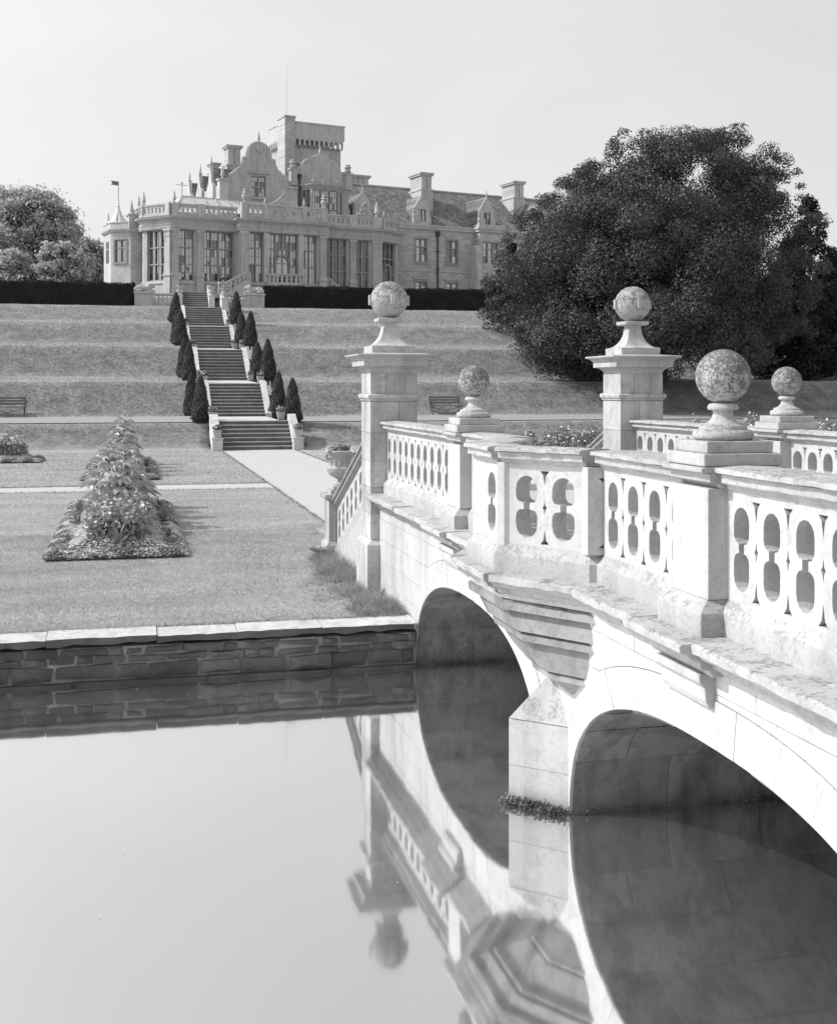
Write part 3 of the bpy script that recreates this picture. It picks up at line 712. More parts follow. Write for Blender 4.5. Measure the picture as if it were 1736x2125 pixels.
for (x0, x1, y0, z1) in ((5.62, 6.02, 89.3, 9.35), (6.3, 6.75, 86.2, 8.95), (3.3, 3.7, 88.9, 9.3), (6.75, 7.1, 90.2, 9.5)):
    MB().stack((x0+x1)/2, y0, [((x1-x0)/2+.04, z1-1.0), ((x1-x0)/2+.04, z1-.85), ((x1-x0)/2, z1-.84), ((x1-x0)/2, z1-.08), ((x1-x0)/2+.05, z1-.06), ((x1-x0)/2+.05, z1)]).build('upper_pedestal', M['curb'], stairs, bevel=.01)
ramp(5.63, 5.98, 89.5, 9.0, 91.7, 10.2, .1, name='upper_side_wall'); ramp(3.4, 3.7, 89.5, 9.0, 91.7, 10.2, .1, name='upper_side_wall')
ramp(6.35, 6.7, 86.5, 8.6, 88.3, 9.3, .1, name='upper_side_wall')

# ------------------------------------------------------------ country house
HZ = 9.2
house = thing('country_house', 'large stone country house with shaped gables, tall mullioned windows and a square tower', 'house', (12.99, 103.84, HZ), rz=R(14))
HT = Matrix.Translation((0, 1.1, -HZ))
def fr(s, t, deg=0): return HT @ Matrix.Translation((s, t, 0)) @ Matrix.Rotation(R(deg), 4, 'Z')
def hb(mb, name, mat, parent=None, **k): 
    o = mb.build(name, M[mat], parent or house, world=False, **k); return o
def wall_grid(mb, a0, a1, z0, z1, holes, rev=.3, b=0):
    A = sorted(set([a0, a1]+[v for h in holes for v in h[:2]])); Z = sorted(set([z0, z1]+[v for h in holes for v in h[2:]]))
    for p, q in zip(A, A[1:]):
        for u, w in zip(Z, Z[1:]):
            if any(h[0]-1e-6 <= p and q <= h[1]+1e-6 and h[2]-1e-6 <= u and w <= h[3]+1e-6 for h in holes): continue
            mb.add([(p,b,u),(q,b,u),(q,b,w),(p,b,w)], [(0,1,2,3)])
    for h in holes:
        x0, x1, u, w = h
        mb.add([(x0,b,u),(x1,b,u),(x1,b,w),(x0,b,w),(x0,b+rev,u),(x1,b+rev,u),(x1,b+rev,w),(x0,b+rev,w)], [(0,1,5,4),(1,2,6,5),(2,3,7,6),(3,0,4,7)])
pane_me = MB().box(-.5, .5, -.004, .004, -.5, .5).mesh('pane'); pane_me.materials.append(M['glass'])
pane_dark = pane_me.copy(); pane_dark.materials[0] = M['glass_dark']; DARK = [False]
rw = random.Random(21)
def window(T, a0, a1, z0, z1, cols, zs=(), depth=.22, bars=(2, 2), mw=.11, arch=None, surround=0, mat='mullion', parent=None):
    mb = MB(T); za = [z0]+list(zs)+[z1]; w = (a1-a0)/cols
    ax0, ax1, atop = arch or (9e9, 9e9, 0)
    mb.box(a0, a0+.07, depth-.1, depth+.08, z0, z1).box(a1-.07, a1, depth-.1, depth+.08, z0, z1)
    mb.box(a0, a1, depth-.098, depth+.078, z1-.08, z1-.001).box(a0, a1, depth-.098, depth+.078, z0+.001, z0+.07)
    for i in range(1, cols):
        x = a0+w*i; inside = ax0 < x < ax1
        mb.box(x-mw/2, x+mw/2, depth-.12, depth+.1, atop if inside else z0, z1)
    for z in zs:
        segs = [(a0, a1)] if not (arch and z < atop) else [(a0, ax0), (ax1, a1)]
        for p, q in segs: mb.box(p, q, depth-.13, depth+.102, z-mw*.45, z+mw*.45)
    cells = []
    for i in range(cols):
        for u, v in zip(za, za[1:]):
            x0 = a0+w*i+mw/2; x1 = a0+w*(i+1)-mw/2; u0 = u+mw*.45; v0 = v-mw*.45
            if arch and x1 > ax0 and x0 < ax1:
                if v <= atop: continue
                u0 = max(u0, atop)
                if v0-u0 < .1: continue
            bx, bz = bars if v0-u0 > .7 else (bars[0], 1)
            for k in range(1, bx): xx = x0+(x1-x0)*k/bx; mb.box(xx-.014, xx+.014, depth-.02, depth+.02, u0, v0)
            for k in range(1, bz): zz = u0+(v0-u0)*k/bz; mb.box(x0, x1, depth-.021, depth+.019, zz-.014, zz+.014)
            for k in range(bx):
                for m in range(bz): cells.append((x0+(x1-x0)*k/bx, x0+(x1-x0)*(k+1)/bx, u0+(v0-u0)*m/bz, u0+(v0-u0)*(m+1)/bz))
    if surround:
        s = surround
        mb.box(a0-s, a0, -.07, .02, z0-s, z1+s).box(a1, a1+s, -.07, .02, z0-s, z1+s).box(a0, a1, -.068, .02, z1, z1+s).box(a0-s*1.3, a1+s*1.3, -.11, .02, z0-s*1.4, z0-.001)
    wobj = hb(mb, 'window', mat, parent)
    for (p, q, u, v) in cells:
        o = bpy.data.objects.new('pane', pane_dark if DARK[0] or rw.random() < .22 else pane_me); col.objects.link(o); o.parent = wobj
        o.matrix_basis = T @ Matrix.Translation(((p+q)/2, depth+.03, (u+v)/2)) @ Matrix.Rotation(R(rw.gauss(0, 1.4)), 4, 'Z') @ Matrix.Rotation(R(rw.gauss(0, .6)), 4, 'X') @ Matrix.Diagonal((q-p, 1, v-u, 1))
    if arch:
        xc = (ax0+ax1)/2; r = (ax1-ax0)/2; zc = atop-r
        path = [(ax0, z0)]+[(xc-r*math.cos(t), zc+r*math.sin(t)) for t in np.linspace(0, math.pi, 13)]+[(ax1, z0)]
        m2 = MB(T); m2.tube([(x, depth-.08, z) for x, z in path], .11, 6)
        hb(m2, 'door_arch', mat, wobj, smooth=50)
        m3 = MB(T); n = len(path); m3.add([(x, depth+.02, z) for x, z in path], [tuple(range(n))]); hb(m3, 'door_glass', 'glass', wobj)
        m4 = MB(T); m4.box(xc-.05, xc+.05, depth-.05, depth+.015, z0, atop-.1).box(ax0+.1, ax1-.1, depth-.045, depth+.014, zc-.05, zc+.03)
        hb(m4, 'door_bar', mat, wobj)
        # spandrel glass above the arch already carried by the lights
    return wobj
def pilaster(T, a0, a1, z0=12.05, z1=15.92, d=.2, base=10.0):
    o = hb(MB(T).box(a0, a1, -d, .05, z0, z1-.3), 'pilaster', 'house')
    mb = MB(T)
    for e, u, v in ((.05, z1-.62, z1-.57), (.0, z1-.3, z1-.26), (.05, z1-.26, z1-.17), (.1, z1-.17, z1-.02)): mb.box(a0-e, a1+e, -d-e, .05, u, v)
    hb(mb, 'capital', 'house_pale', o)
    mb = MB(T)
    for e, u, v in ((.14, z0-.1, z0-.02), (.08, z0-.02, z0+.08), (.04, z0+.08, z0+.22)): mb.box(a0-e, a1+e, -d-e, .05, u, v)
    mb.box(a0-.05, a1+.05, -d-.06, .05, base, z0-.1); hb(mb, 'base', 'house_pale', o)
WZ = (11.62, 15.88)
def section(T, L, wins, pils, top=18.05, zs=(13.0, 14.42), door=None, depth=.3):
    mb = MB(T); wall_grid(mb, 0, L, 9.2, 15.95, [(w[0], w[1])+WZ for w in wins], depth+.1); hb(mb, 'wall', 'house')
    for w in wins: window(T, w[0], w[1], WZ[0], WZ[1], w[2], zs, depth, arch=w[3] if len(w) > 3 else None)
    hb(MB(T).box(0.001, L-.001, -.1, .05, 9.2, 10.6), 'plinth', 'house_pale')
    for w in wins: hb(MB(T).add([(w[0]-.1,-.1,11.45),(w[1]+.1,-.1,11.45),(w[1],.25,11.64),(w[0],.25,11.64),(w[0]-.1,-.1,11.35),(w[1]+.1,-.1,11.35),(w[1],.25,11.35),(w[0],.25,11.35)], [(0,1,2,3),(4,5,6,7),(0,1,5,4),(1,2,6,5),(3,0,4,7)]), 'sill', 'house_pale')
    for p in pils: pilaster(T, *p)
def quatre(c, zc, rx, rz):
    return [(c+rx*k*math.cos(t), zc+rz*k*math.sin(t)) for t, k in [(i*math.pi/8, (1.25 if i % 4 == 2 else (.95 if i % 4 in (1, 3) else .5))) for i in range(16)]]
def parapet(T, L, z0, z1, posts, skip=(), b=-.12):
    """posts: (a0,a1) solid dies; pierced panels between"""
    hb(MB(T).box(-.02, L+.02, b-.16, b+.16, z0, z0+.2), 'parapet_base', 'house_pale')
    hb(MB(T).box(-.03, L+.03, b-.17, b+.17, z1-.13, z1), 'parapet_coping', 'house_pale')
    A = [0]
    for p in posts:
        hb(MB(T).box(p[0], p[1], b-.2, b+.2, z0+.01, z1+.05), 'parapet_post', 'house_pale'); A += [p[0], p[1]]
    A.append(L)
    for a, c in zip(A[0::2], A[1::2]):
        if c-a < .15: continue
        n = max(1, round((c-a)/.42)); pt = (c-a)/n; zc = (z0+z1)/2+.03
        hl = [] if any(k[0] <= (a+c)/2 <= k[1] for k in skip) else [quatre(a+pt*(i+.5), zc, .14, .26) for i in range(n)]
        hb(MB(T).plate([(a, z0+.2), (c, z0+.2), (c, z1-.13), (a, z1-.13)], hl, b-.09, b+.09), 'parapet_panel', 'house_pale')
T_lc = fr(-11.25, 2.77, -60); T_l = fr(-9.65, 0); T_c = fr(-3.97, -1.1); T_r = fr(3.9, 0); T_rc = fr(9.78, 0, 29); T_ll = fr(-11.25, 5.4, -90)
section(T_ll, 2.6, [(.7, 2.1, 2)], [])
section(T_lc, 3.2, [(.35, 2.5, 3)], [(2.55, 3.18)])
section(T_l, 5.68, [(.6, 1.94, 2), (2.82, 5.47, 4)], [(0.02, .53), (2.18, 2.71)])
section(T_c, 7.87, [(.76, 2.06, 2), (2.52, 5.24, 4, (3.23, 4.52, 14.0)), (5.71, 7.0, 2)], [(.0, .62), (7.28, 7.85)], zs=(13.12, 14.55))
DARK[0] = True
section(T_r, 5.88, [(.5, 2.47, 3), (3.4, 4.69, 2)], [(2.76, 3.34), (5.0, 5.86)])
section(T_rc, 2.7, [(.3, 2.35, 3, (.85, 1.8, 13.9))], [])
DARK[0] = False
for T, L in ((fr(-3.97, 0, -90), 1.1), (fr(3.9, -1.1, 90), 1.1)): hb(MB(T).box(0, L, 0, .05, 9.2, 15.95), 'return_wall', 'house_pale')
for x0, x1 in ((1.98, 2.6), (5.16, 5.79)):
    mb = MB(T_c).box(x0+.08, x1-.08, -.14, .05, 11.6, 15.9); hb(mb, 'pier', 'house_pale')
ENT = [(-.5,15.93),(.22,15.93),(.23,16.04),(.26,16.05),(.27,16.18),(.33,16.25),(.34,16.3),(.24,16.32),(.23,16.6),(.31,16.64),(.36,16.72),(.60,16.80),(.62,16.90),(.68,16.95),(.60,16.975),(-.5,16.99)]
epath = [(-11.25,5.4),(-11.25,2.77),(-9.65,0),(-3.97,0),(-3.97,-1.1),(3.9,-1.1),(3.9,0),(9.78,0),(12.14,1.31),(12.14,3.0)]
hb(MB(HT).sweep(epath, ENT, 1), 'entablature', 'house')
parapet(T_ll, 2.6, 16.98, 18.05, [(0, .2)]); parapet(T_lc, 3.2, 16.98, 18.05, [(0, .12), (2.75, 3.2)])
parapet(T_l, 5.68, 16.98, 18.05, [(0, .55), (2.15, 2.8)])
parapet(T_c, 7.87, 17.02, 18.32, [(0, .6), (1.95, 2.35), (5.55, 5.95), (7.27, 7.87)], skip=[(2.35, 5.55)])
parapet(T_r, 5.88, 16.98, 18.05, [(2.7, 3.4), (5.0, 5.88)]); parapet(T_rc, 2.7, 16.98, 18.05, [(0, .25), (2.6, 2.7)])
VASE = [(.11,0),(.11,.06),(.05,.1),(.05,.16),(.12,.24),(.19,.36),(.21,.48),(.2,.54),(.12,.58),(.1,.64),(.2,.7),(.17,.74),(.06,.8),(.07,.86),(.1,.92),(.05,.98),(.02,1.05)]
SPIKE = [(.12,0),(.12,.08),(.07,.12),(.07,.18),(.15,.22),(.17,.32),(.14,.42),(.07,.8),(.015,1.05)]
def finial(T, a, b, z, prof, k=1.0, mat='house_pale', name='finial'): return hb(MB(T).lathe(a, b, [(r*k, h*k) for r, h in prof], 12, z), name, mat, smooth=40)
finial(T_l, .2, -.12, 18.1, SPIKE, 1.0); finial(T_c, .3, -.12, 18.36, VASE, 1.15); finial(T_c, 7.57, -.12, 18.36, VASE, 1.15)
finial(T_lc, .1, -.12, 18.1, SPIKE, 1.1); finial(T_ll, 1.4, -.12, 18.1, SPIKE, 1.0); finial(T_r, 5.4, -.12, 18.1, SPIKE, 1.35); finial(T_c, 5.75, -.12, 18.36, SPIKE, .75); finial(T_c, 2.15, -.12, 18.36, SPIKE, .6)
def scroll(T, a, z, r, turns, s=1, b=-.12, start=0):
    pts = []
    for t in np.linspace(0, turns*2*math.pi, int(14*turns)): k = r*(1-t/(turns*2*math.pi)*.75); pts.append((a+s*k*math.cos(t+start), b, z+k*math.sin(t+start)))
    return MB(T).tube(pts, .035, 6)
for a, z, r, s in ((3.3,18.52,.2,1),(3.0,18.45,.14,-1),(3.65,18.75,.22,-1),(4.1,18.75,.22,1),(4.45,18.52,.2,-1),(4.8,18.45,.14,1),(3.75,19.12,.14,1),(4.02,19.12,.14,-1)):
    hb(scroll(T_c, a, z, r, 1.4, s), 'scrollwork', 'house_pale', smooth=60)
hb(MB(T_c).tube([(2.55,-.12,18.36),(3.1,-.12,18.62),(3.5,-.12,18.95),(3.88,-.12,19.32),(4.26,-.12,18.95),(4.66,-.12,18.62),(5.2,-.12,18.36)], .05, 6), 'scrollwork', 'house_pale', smooth=60)
finial(T_c, 3.88, -.12, 19.25, SPIKE, .45)
for c, r in ((3.9, .34), (3.05, .2), (4.78, .2)):
    T2 = T_c @ Matrix.Translation((c, -.22, 17.68)) @ Matrix.Rotation(R(90), 4, 'X')
    hb(MB(T2).lathe(0, 0, [(r*.6, -.03), (r*.62, .05), (r*.8, .06), (r*.82, .03), (r, .04), (r, -.03)], 16 if r > .3 else 4), 'carved_boss', 'house', smooth=40)
# heraldic group and small statues on the right-hand parapet
sc_ = MB(T_r); 
for x, z, r in ((4.2,18.25,.3),(3.75,18.2,.22),(4.65,18.2,.22),(4.2,18.7,.26),(4.05,19.0,.2),(4.3,19.25,.14),(3.5,18.2,.15),(4.95,18.2,.15),(3.9,18.55,.16),(4.5,18.55,.16)): sc_.ball((x,-.12,z), r, 10, (1,.5,1.1))
hb(sc_, 'heraldic_group', 'house', smooth=60)
for a in (.3, 1.0, 1.6): finial(T_rc, a, -.12, 18.1, VASE, .6)
finial(T_rc, 2.2, -.12, 18.1, SPIKE, .8)
# balcony and double steps before the door
mbp = [(2.26, 0), (2.9, -1.15), (5.05, -1.15), (5.66, 0)]
hb(MB(T_c).add([(x, y, z) for z in (9.2, 11.42) for x, y in mbp], [(0,1,2,3),(4,5,6,7),(0,1,5,4),(1,2,6,5),(2,3,7,6)]), 'balcony_base', 'house_pale')
for i in range(3):
    a, b = Vector(mbp[i]), Vector(mbp[i+1]); L = (b-a).length; d = (b-a)/L; nn = Vector((-d.y, d.x)); n = max(2, round(L/.4)); pt = L/n
    hl = [lobes(pt*(k+.5), 11.56, 12.16, .12, 11.85, .05, 5) for k in range(n)]
    hb(MB(T_c).plate([(0,11.42),(L,11.42),(L,12.22),(0,12.22)], hl, .02, .14, lambda p, q, z: (a.x+d.x*p+nn.x*q, a.y+d.y*p+nn.y*q, z)), 'balustrade_panel', 'house_pale')
hb(MB(T_c).sweep(mbp, [(-.2,12.22),(.06,12.22),(.08,12.33),(-.22,12.33)], 1), 'balcony_rail', 'house_pale')
hb(MB(T_c).sweep(mbp, [(-.2,11.3),(.08,11.3),(.1,11.42),(-.22,11.421)], 1), 'balcony_string', 'house_pale')
def stair_rail(T, a0, z0, a1, z1, b, n):
    L = a1-a0; pt = L/n; sh = lambda p: z0+(z1-z0)*(p-a0)/L
    hl = [lobes(a0+pt*(k+.5), .1, .72, .12, .4, .05, 5) for k in range(n)]
    hb(MB(T).plate([(a0,0),(a1,0),(a1,.8),(a0,.8)], hl, b-.06, b+.06, lambda p, q, z: (p, q, z+sh(p))), 'stair_balustrade', 'house_pale')
    hb(MB(T).add([(a0,b-.1,sh(a0)+.8),(a1,b-.1,sh(a1)+.8),(a1,b+.1,sh(a1)+.8),(a0,b+.1,sh(a0)+.8),(a0,b-.1,sh(a0)+.92),(a1,b-.1,sh(a1)+.92),(a1,b+.1,sh(a1)+.92),(a0,b+.1,sh(a0)+.92)], [(0,1,2,3),(4,5,6,7),(0,1,5,4),(1,2,6,5),(2,3,7,6),(3,0,4,7)]), 'stair_rail', 'house_pale')
    hb(MB(T).add([(a0,b-.2,9.2),(a1,b-.2,9.2),(a1,b-.2,sh(a1)),(a0,b-.2,sh(a0)),(a0,b+.8,9.2),(a1,b+.8,9.2),(a1,b+.8,sh(a1)),(a0,b+.8,sh(a0))], [(0,1,2,3),(4,5,6,7),(3,2,6,7),(0,3,7,4),(1,2,6,5)]), 'stair_wall', 'house_pale')
stair_rail(T_c, -1.6, 10.55, -.05, 11.45, -1.0, 4); stair_rail(T_c, -2.3, 10.5, -1.6, 10.55, -1.02, 2)
stair_rail(T_r, .2, 11.5, 2.3, 10.0, -.95, 5); stair_rail(T_c, -.05, 11.45, .5, 11.45, -1.0, 2)
# glazed hipped roof of the garden front
mb = MB(HT); zr, zb = 19.05, 17.6
R0 = [(-9.3,.5,zb),(2.5,.5,zb),(2.5,3.0,zr),(-8.1,2.2,zr),(-10.6,2.9,zb),(-10.4,4.6,zb),(-8.1,3.2,zr)]
mb.add(R0, [(0,1,2,3),(4,0,3),(5,4,3,6)]); hb(mb, 'glazed_roof', 'lead')
for x in np.arange(-8.0, 2.2, .98): hb(MB(HT).tube([(x-.9 if x < -7.9 else x-.35,.5,zb+.02),(x,2.35,zr+.0)], .035, 4), 'roof_rib', 'house_pale')
for p, q in (((-9.3,.5,zb),(-8.1,2.2,zr)), ((-10.6,2.9,zb),(-8.1,2.2,zr)), ((-8.1,2.2,zr),(2.5,3.0,zr))): hb(MB(HT).tube([p, q], .06, 5), 'roof_ridge', 'house_pale')
hb(MB(HT).tube([(-8.1,2.2,zr),(-8.1,2.2,zr+1.25)], .03, 5).tube([(-8.6,2.2,zr+.95),(-7.6,2.2,zr+.95)], .02, 4).ball((-8.1,2.2,zr+1.1), .07, 8), 'weathervane', 'iron')
# main block and flat roofs
hb(MB(HT).add([(-11.2,5.3,17),(-11.2,2.8,17),(-9.6,.1,17),(9.7,.1,17),(12.1,1.4,17),(12.1,3.2,17),(-4,3.2,17)], [(0,1,2,3,4,5,6)]), 'flat_roof', 'lead')
hb(MB(HT).box(-4.48, 8.2, 3.3, 16, 9.2, 19.2), 'main_block', 'house')
# shaped gables
def gable(sc, half, body, t0, name, wins, top_fin):
    out = [(sc+s*-1, z) for s, z in half][::1]; left = [(sc-s, z) for s, z in half]; right = [(sc+s, z) for s, z in reversed(half)]
    poly = [(body[0], 17.0)]+left+right[1:] + [(body[1], 17.0)]
    mb = MB(HT).plate(poly, [[(w[0], w[2]), (w[1], w[2]), (w[1], w[3]), (w[0], w[3])] for w in wins], t0, t0+.5)
    g = hb(mb, name, 'house')
    pts = left+right[1:]
    hb(MB(HT).tube([(x, t0+.15, z+.03) for x, z in pts], .13, 6), 'gable_coping', 'house_pale', g)
    return g
h1 = [(3.72,20.83),(3.66,21.15),(3.42,21.5),(3.0,21.82),(2.6,22.12),(2.36,22.5),(2.3,23.0),(1.92,23.05),(1.14,23.1)]
h1 = [(2.93+.0,20.83),(2.9,21.1),(2.66,21.42),(2.22,21.78),(1.78,22.14),(1.54,22.58),(1.5,23.02),(1.13,23.06)]+[(1.15*math.cos(t), 23.3+1.18*math.sin(t)) for t in np.linspace(0.0, math.pi/2, 9)]
gable(-.82, h1, (-4.5, 2.72), 3.0, 'shaped_gable', [(-1.53, -.17, 19.6, 21.5)], None)
hb(MB(HT).box(-4.52, -3.74, 2.92, 3.6, 17.1, 20.85).box(-4.62, -3.68, 2.85, 3.65, 20.85, 21.0), 'gable_pier', 'house_pale'); hb(MB(HT).box(2.1, 2.8, 2.92, 3.6, 17.1, 20.6).box(2.05, 2.85, 2.85, 3.65, 20.6, 20.8), 'gable_pier', 'house_pale')
window(fr(0, 3.0), -1.53, -.17, 19.6, 21.5, 2, (20.5,), .2)
hb(MB(HT).box(-1.9, .2, 2.8, 3.0, 21.68, 21.82), 'hood_mould', 'house'); hb(MB(HT).box(-1.6, -.1, 2.85, 3.0, 19.4, 19.58), 'sill', 'house')
finial(HT, -.82, 3.15, 24.55, SPIKE, .95); finial(HT, -4.15, 3.2, 21.0, SPIKE, 1.2); hb(MB(HT).stack(-.82, 2.95, [(.1,23.55),(.22,23.8),(.24,24.05)]), 'carved_bracket', 'house')
h2 = [(2.45,22.42),(2.02,22.43),(1.96,22.62),(1.78,22.95),(1.5,23.25),(1.26,23.4),(.78,23.42)]+[(.8*math.cos(t), 23.42+.46*math.sin(t)) for t in np.linspace(.15, math.pi/2, 7)]
gable(5.13, h2, (2.68, 8.2), 3.05, 'shaped_gable', [], None)
finial(HT, 5.13, 3.2, 23.9, SPIKE, .9)
URN_ = [(.12,0),(.3,.1),(.34,.25),(.2,.33),(.28,.42),(.36,.55),(.33,.66),(.2,.72),(.26,.8),(.2,.85)]
finial(HT, 2.45, 3.1, 22.45, URN_, .95, 'house'); finial(HT, 7.87, 3.1, 22.45, URN_, .95, 'house')
hb(MB(HT).box(2.15, 2.75, 2.8, 3.4, 20.9, 22.3).box(2.05, 2.8, 2.75, 3.45, 22.3, 22.45), 'gable_pier', 'house'); hb(MB(HT).box(7.55, 8.2, 2.8, 3.4, 20.9, 22.3).box(7.5, 8.28, 2.75, 3.45, 22.3, 22.45), 'gable_pier', 'house')
# oriel under the second gable
op = [(3.2, 3.0), (3.75, 1.9), (6.5, 1.9), (7.3, 3.0)]
for i in range(3):
    a, b = Vector(op[i]), Vector(op[i+1]); L = (b-a).length; ang = math.degrees(math.atan2(b.y-a.y, b.x-a.x)); T = fr(a.x, a.y, ang)
    mb = MB(T); wall_grid(mb, 0, L, 17.0, 20.7, [(.12, L-.12, 18.1, 20.55)], .2); hb(mb, 'oriel_wall', 'house')
    window(T, .12, L-.12, 18.1, 20.55, 3 if i == 1 else 2, (18.75,), .12, bars=(3, 3), mw=.09)
hb(MB(HT).sweep(op, [(-.6,20.7),(.1,20.7),(.14,20.82),(.28,20.9),(.3,21.0),(-.6,21.02)], 1), 'oriel_cornice', 'house')
hb(MB(HT).add([(p[0], p[1], 20.95) for p in op], [(0,1,2,3)]), 'oriel_roof', 'lead')
for s in (4.0, 6.3): hb(MB(HT).lathe(s, 2.1, [(.09,21),(.09,21.15),(.05,21.2)], 10).ball((s,2.1,21.36), .17, 14), 'ball_finial', 'house_pale', smooth=50)
hb(MB(HT).plate([(4.6,21),(5.7,21),(5.6,21.25),(5.4,21.2),(5.45,21.45),(5.15,21.65),(4.85,21.45),(4.9,21.2),(4.7,21.25)], [], 1.95, 2.1), 'cresting', 'house')
hb(MB(HT).tube([(3.0,2.85,21.6),(3.0,2.85,17.2)], .09, 8).box(2.85, 3.15, 2.7, 3.0, 21.6, 21.95), 'rain_pipe', 'iron')
# roofs behind the gables
def roof(s0, s1, t0, t1, ze, zr, name='roof'):
    c = (s0+s1)/2
    return hb(MB(HT).add([(s0,t0,ze),(c,t0,zr),(s1,t0,ze),(s0,t1,ze),(c,t1,zr),(s1,t1,ze)], [(0,1,4,3),(1,2,5,4),(0,1,2),(3,4,5)]), name, 'slate')
roof(-4.4, 2.7, 3.45, 16, 19.15, 22.9); roof(2.7, 8.2, 3.5, 16, 19.6, 23.0)
# left flank dormers
hb(MB(HT).box(-4.5, -3.9, 3.6, 13.6, 19.0, 20.42), 'flank_wall', 'house_pale')
for t, za in ((5.0, 22.55), (8.3, 22.35), (11.6, 22.2)):
    mb = MB(HT).plate([(-.85,18.5),(.85,18.5),(.85,20.5),(.5,20.9),(.22,21.7),(0,za),(-.22,21.7),(-.5,20.9),(-.85,20.5)], [], -.15, .15, lambda p, q, z: (-4.6+q, t+p, z)); d_ = hb(mb, 'dormer', 'house_pale')
    hb(MB(HT).lathe(-4.6, t, [(r*.6, h*.8) for r, h in SPIKE], 8, za-.05), 'finial', 'house_pale', d_)
    hb(MB(HT).add([(-4.5,t-.85,20.4),(-4.5,t,za-.3),(-4.5,t+.85,20.4),(-2.2,t-.85,20.4),(-2.0,t,za-.3),(-2.2,t+.85,20.4)], [(0,1,4,3),(1,2,5,4)]), 'dormer_roof', 'slate', d_)
# chimneys
def chimney(s0, s1, t0, t1, z0, zm, z1, n=4):
    o = hb(MB(HT).box(s0-.08, s1+.08, t0-.08, t1+.08, z0, zm), 'chimney', 'house')
    mb = MB(HT).box(s0+.05, s1-.05, t0+.05, t1-.05, zm, z1-.3); hb(mb, 'flue_core', 'house_rough', o)
    hb(MB(HT).box(s0-.14, s1+.14, t0-.14, t1+.14, zm-.05, zm+.1), 'chimney_band', 'house_pale', o)
    w = (s1-s0)/n
    for i in range(n): hb(MB(HT).box(s0+w*i+.06, s0+w*(i+1)-.06, t0-.02, t1+.02, zm+.1, z1-.3), 'flue', 'house_pale', o)
    hb(MB(HT).box(s0-.1, s1+.1, t0-.1, t1+.1, z1-.3, z1-.14).box(s0-.18, s1+.18, t0-.18, t1+.18, z1-.14, z1), 'chimney_cap', 'house_pale', o)
chimney(-1.75, -.45, 9, 10.2, 20, 23.4, 25.3, 2); chimney(9.3, 12.9, 9.2, 10.4, 20, 22.3, 23.6, 6)
chimney(-3.6, -2.9, 8.0, 9.0, 20, 22.4, 23.3, 1)
# wing
WT = fr(0, 3.0)
wwins = [(14.95, 16.1, 14.6, 16.8, 2, (16.05,)), (18.3, 19.48, 14.6, 16.8, 2, (16.05,)), (14.9, 16.15, 11.2, 12.7, 2, (11.9,)), (18.25, 19.52, 11.2, 12.7, 2, (11.9,)),
         (10.2, 11.3, 14.6, 16.8, 2, (16.05,)), (26.2, 27.4, 14.6, 16.8, 2, (16.05,)), (30, 31.2, 14.6, 16.8, 2, (16.05,))]
mb = MB(WT); wall_grid(mb, 8.2, 38, 9.2, 17.75, [w[:4] for w in wwins], .3); hb(mb, 'wing_wall', 'house_rough')
for w in wwins: window(WT, w[0], w[1], w[2], w[3], w[4], w[5], .16, bars=(1, 2), mw=.1, surround=.14)
hb(MB(WT).box(8.2, 38, -.12, .1, 17.75, 18.02).box(8.2, 38, -.22, .1, 18.02, 18.16), 'eaves_course', 'house_pale')
hb(MB(WT).box(8.2, 38, -.07, .1, 13.72, 13.9), 'string_course', 'house_pale')
for a in (14.95, 18.3): hb(MB(WT).box(a-.35, a+1.5, -.13, .05, 12.95, 13.08), 'hood_mould', 'house')
hb(MB(HT).add([(8.0,2.85,18.1),(38,2.85,18.1),(38,8,22.4),(8.0,8,22.4),(8.0,13.2,18.1),(38,13.2,18.1)], [(0,1,2,3),(3,2,5,4),(1,2,5),(0,3,4)]), 'wing_roof', 'slate')
hb(MB(HT).tube([(8.0,8,22.42),(38,8,22.42)], .11, 6), 'ridge_tiles', 'house_pale')
hb(MB(HT).box(37.6, 38, 3.1, 13, 9.2, 18.1), 'end_wall', 'house_rough')
hb(MB(WT).tube([(17.25,-.14,17.6),(17.25,-.14,9.4)], .08, 8).box(17.05, 17.45, -.3, 0, 17.15, 17.6).box(17.12, 17.38, -.2, 0, 15.6, 15.75).box(17.12, 17.38, -.2, 0, 13.9, 14.05), 'rain_pipe', 'iron')
def dormer(s, t=2.95, wide=1.55, z0=18.1, za=21.0, w=.42):
    T = fr(s, t); h = wide/2
    out = [(-h,z0),(h,z0),(h,19.75),(.0,za),(-h,19.75)]; win = (-w, w, 18.45, 19.68)
    d_ = hb(MB(T).plate(out, [[(-w,18.45),(w,18.45),(w,19.68),(-w,19.68)]], 0, .3), 'dormer', 'house_pale')
    window(T, -w, w, 18.45, 19.68, 2, (), .1, bars=(1, 2), mw=.08, parent=None)
    hb(MB(T).tube([(-h-.08,.12,19.68),(0,.12,za+.06),(h+.08,.12,19.68)], .09, 6), 'dormer_coping', 'house_pale', d_)
    hb(MB(T).lathe(0, .1, [(r*.6, k*.7) for r, k in SPIKE], 8, za), 'finial', 'house_pale', d_)
    hb(MB(T).add([(-h,.2,19.7),(0,.2,za),(h,.2,19.7),(-h,2.6,19.7),(0,4.2,za),(h,2.6,19.7),(-h,.2,18),(h,.2,18),(-h,1.5,18),(h,1.5,18)], [(0,1,4,3),(1,2,5,4),(0,3,8,6),(2,5,9,7)]), 'dormer_roof', 'slate', d_)
    for sx in (-1, 1): hb(MB(T).lathe(sx*(h+.1), .1, [(.12,18.2),(.16,18.5),(.1,18.8),(.13,19.0),(.06,19.2),(.09,19.4),(.02,19.75)], 8), 'side_scroll', 'house_pale', d_)
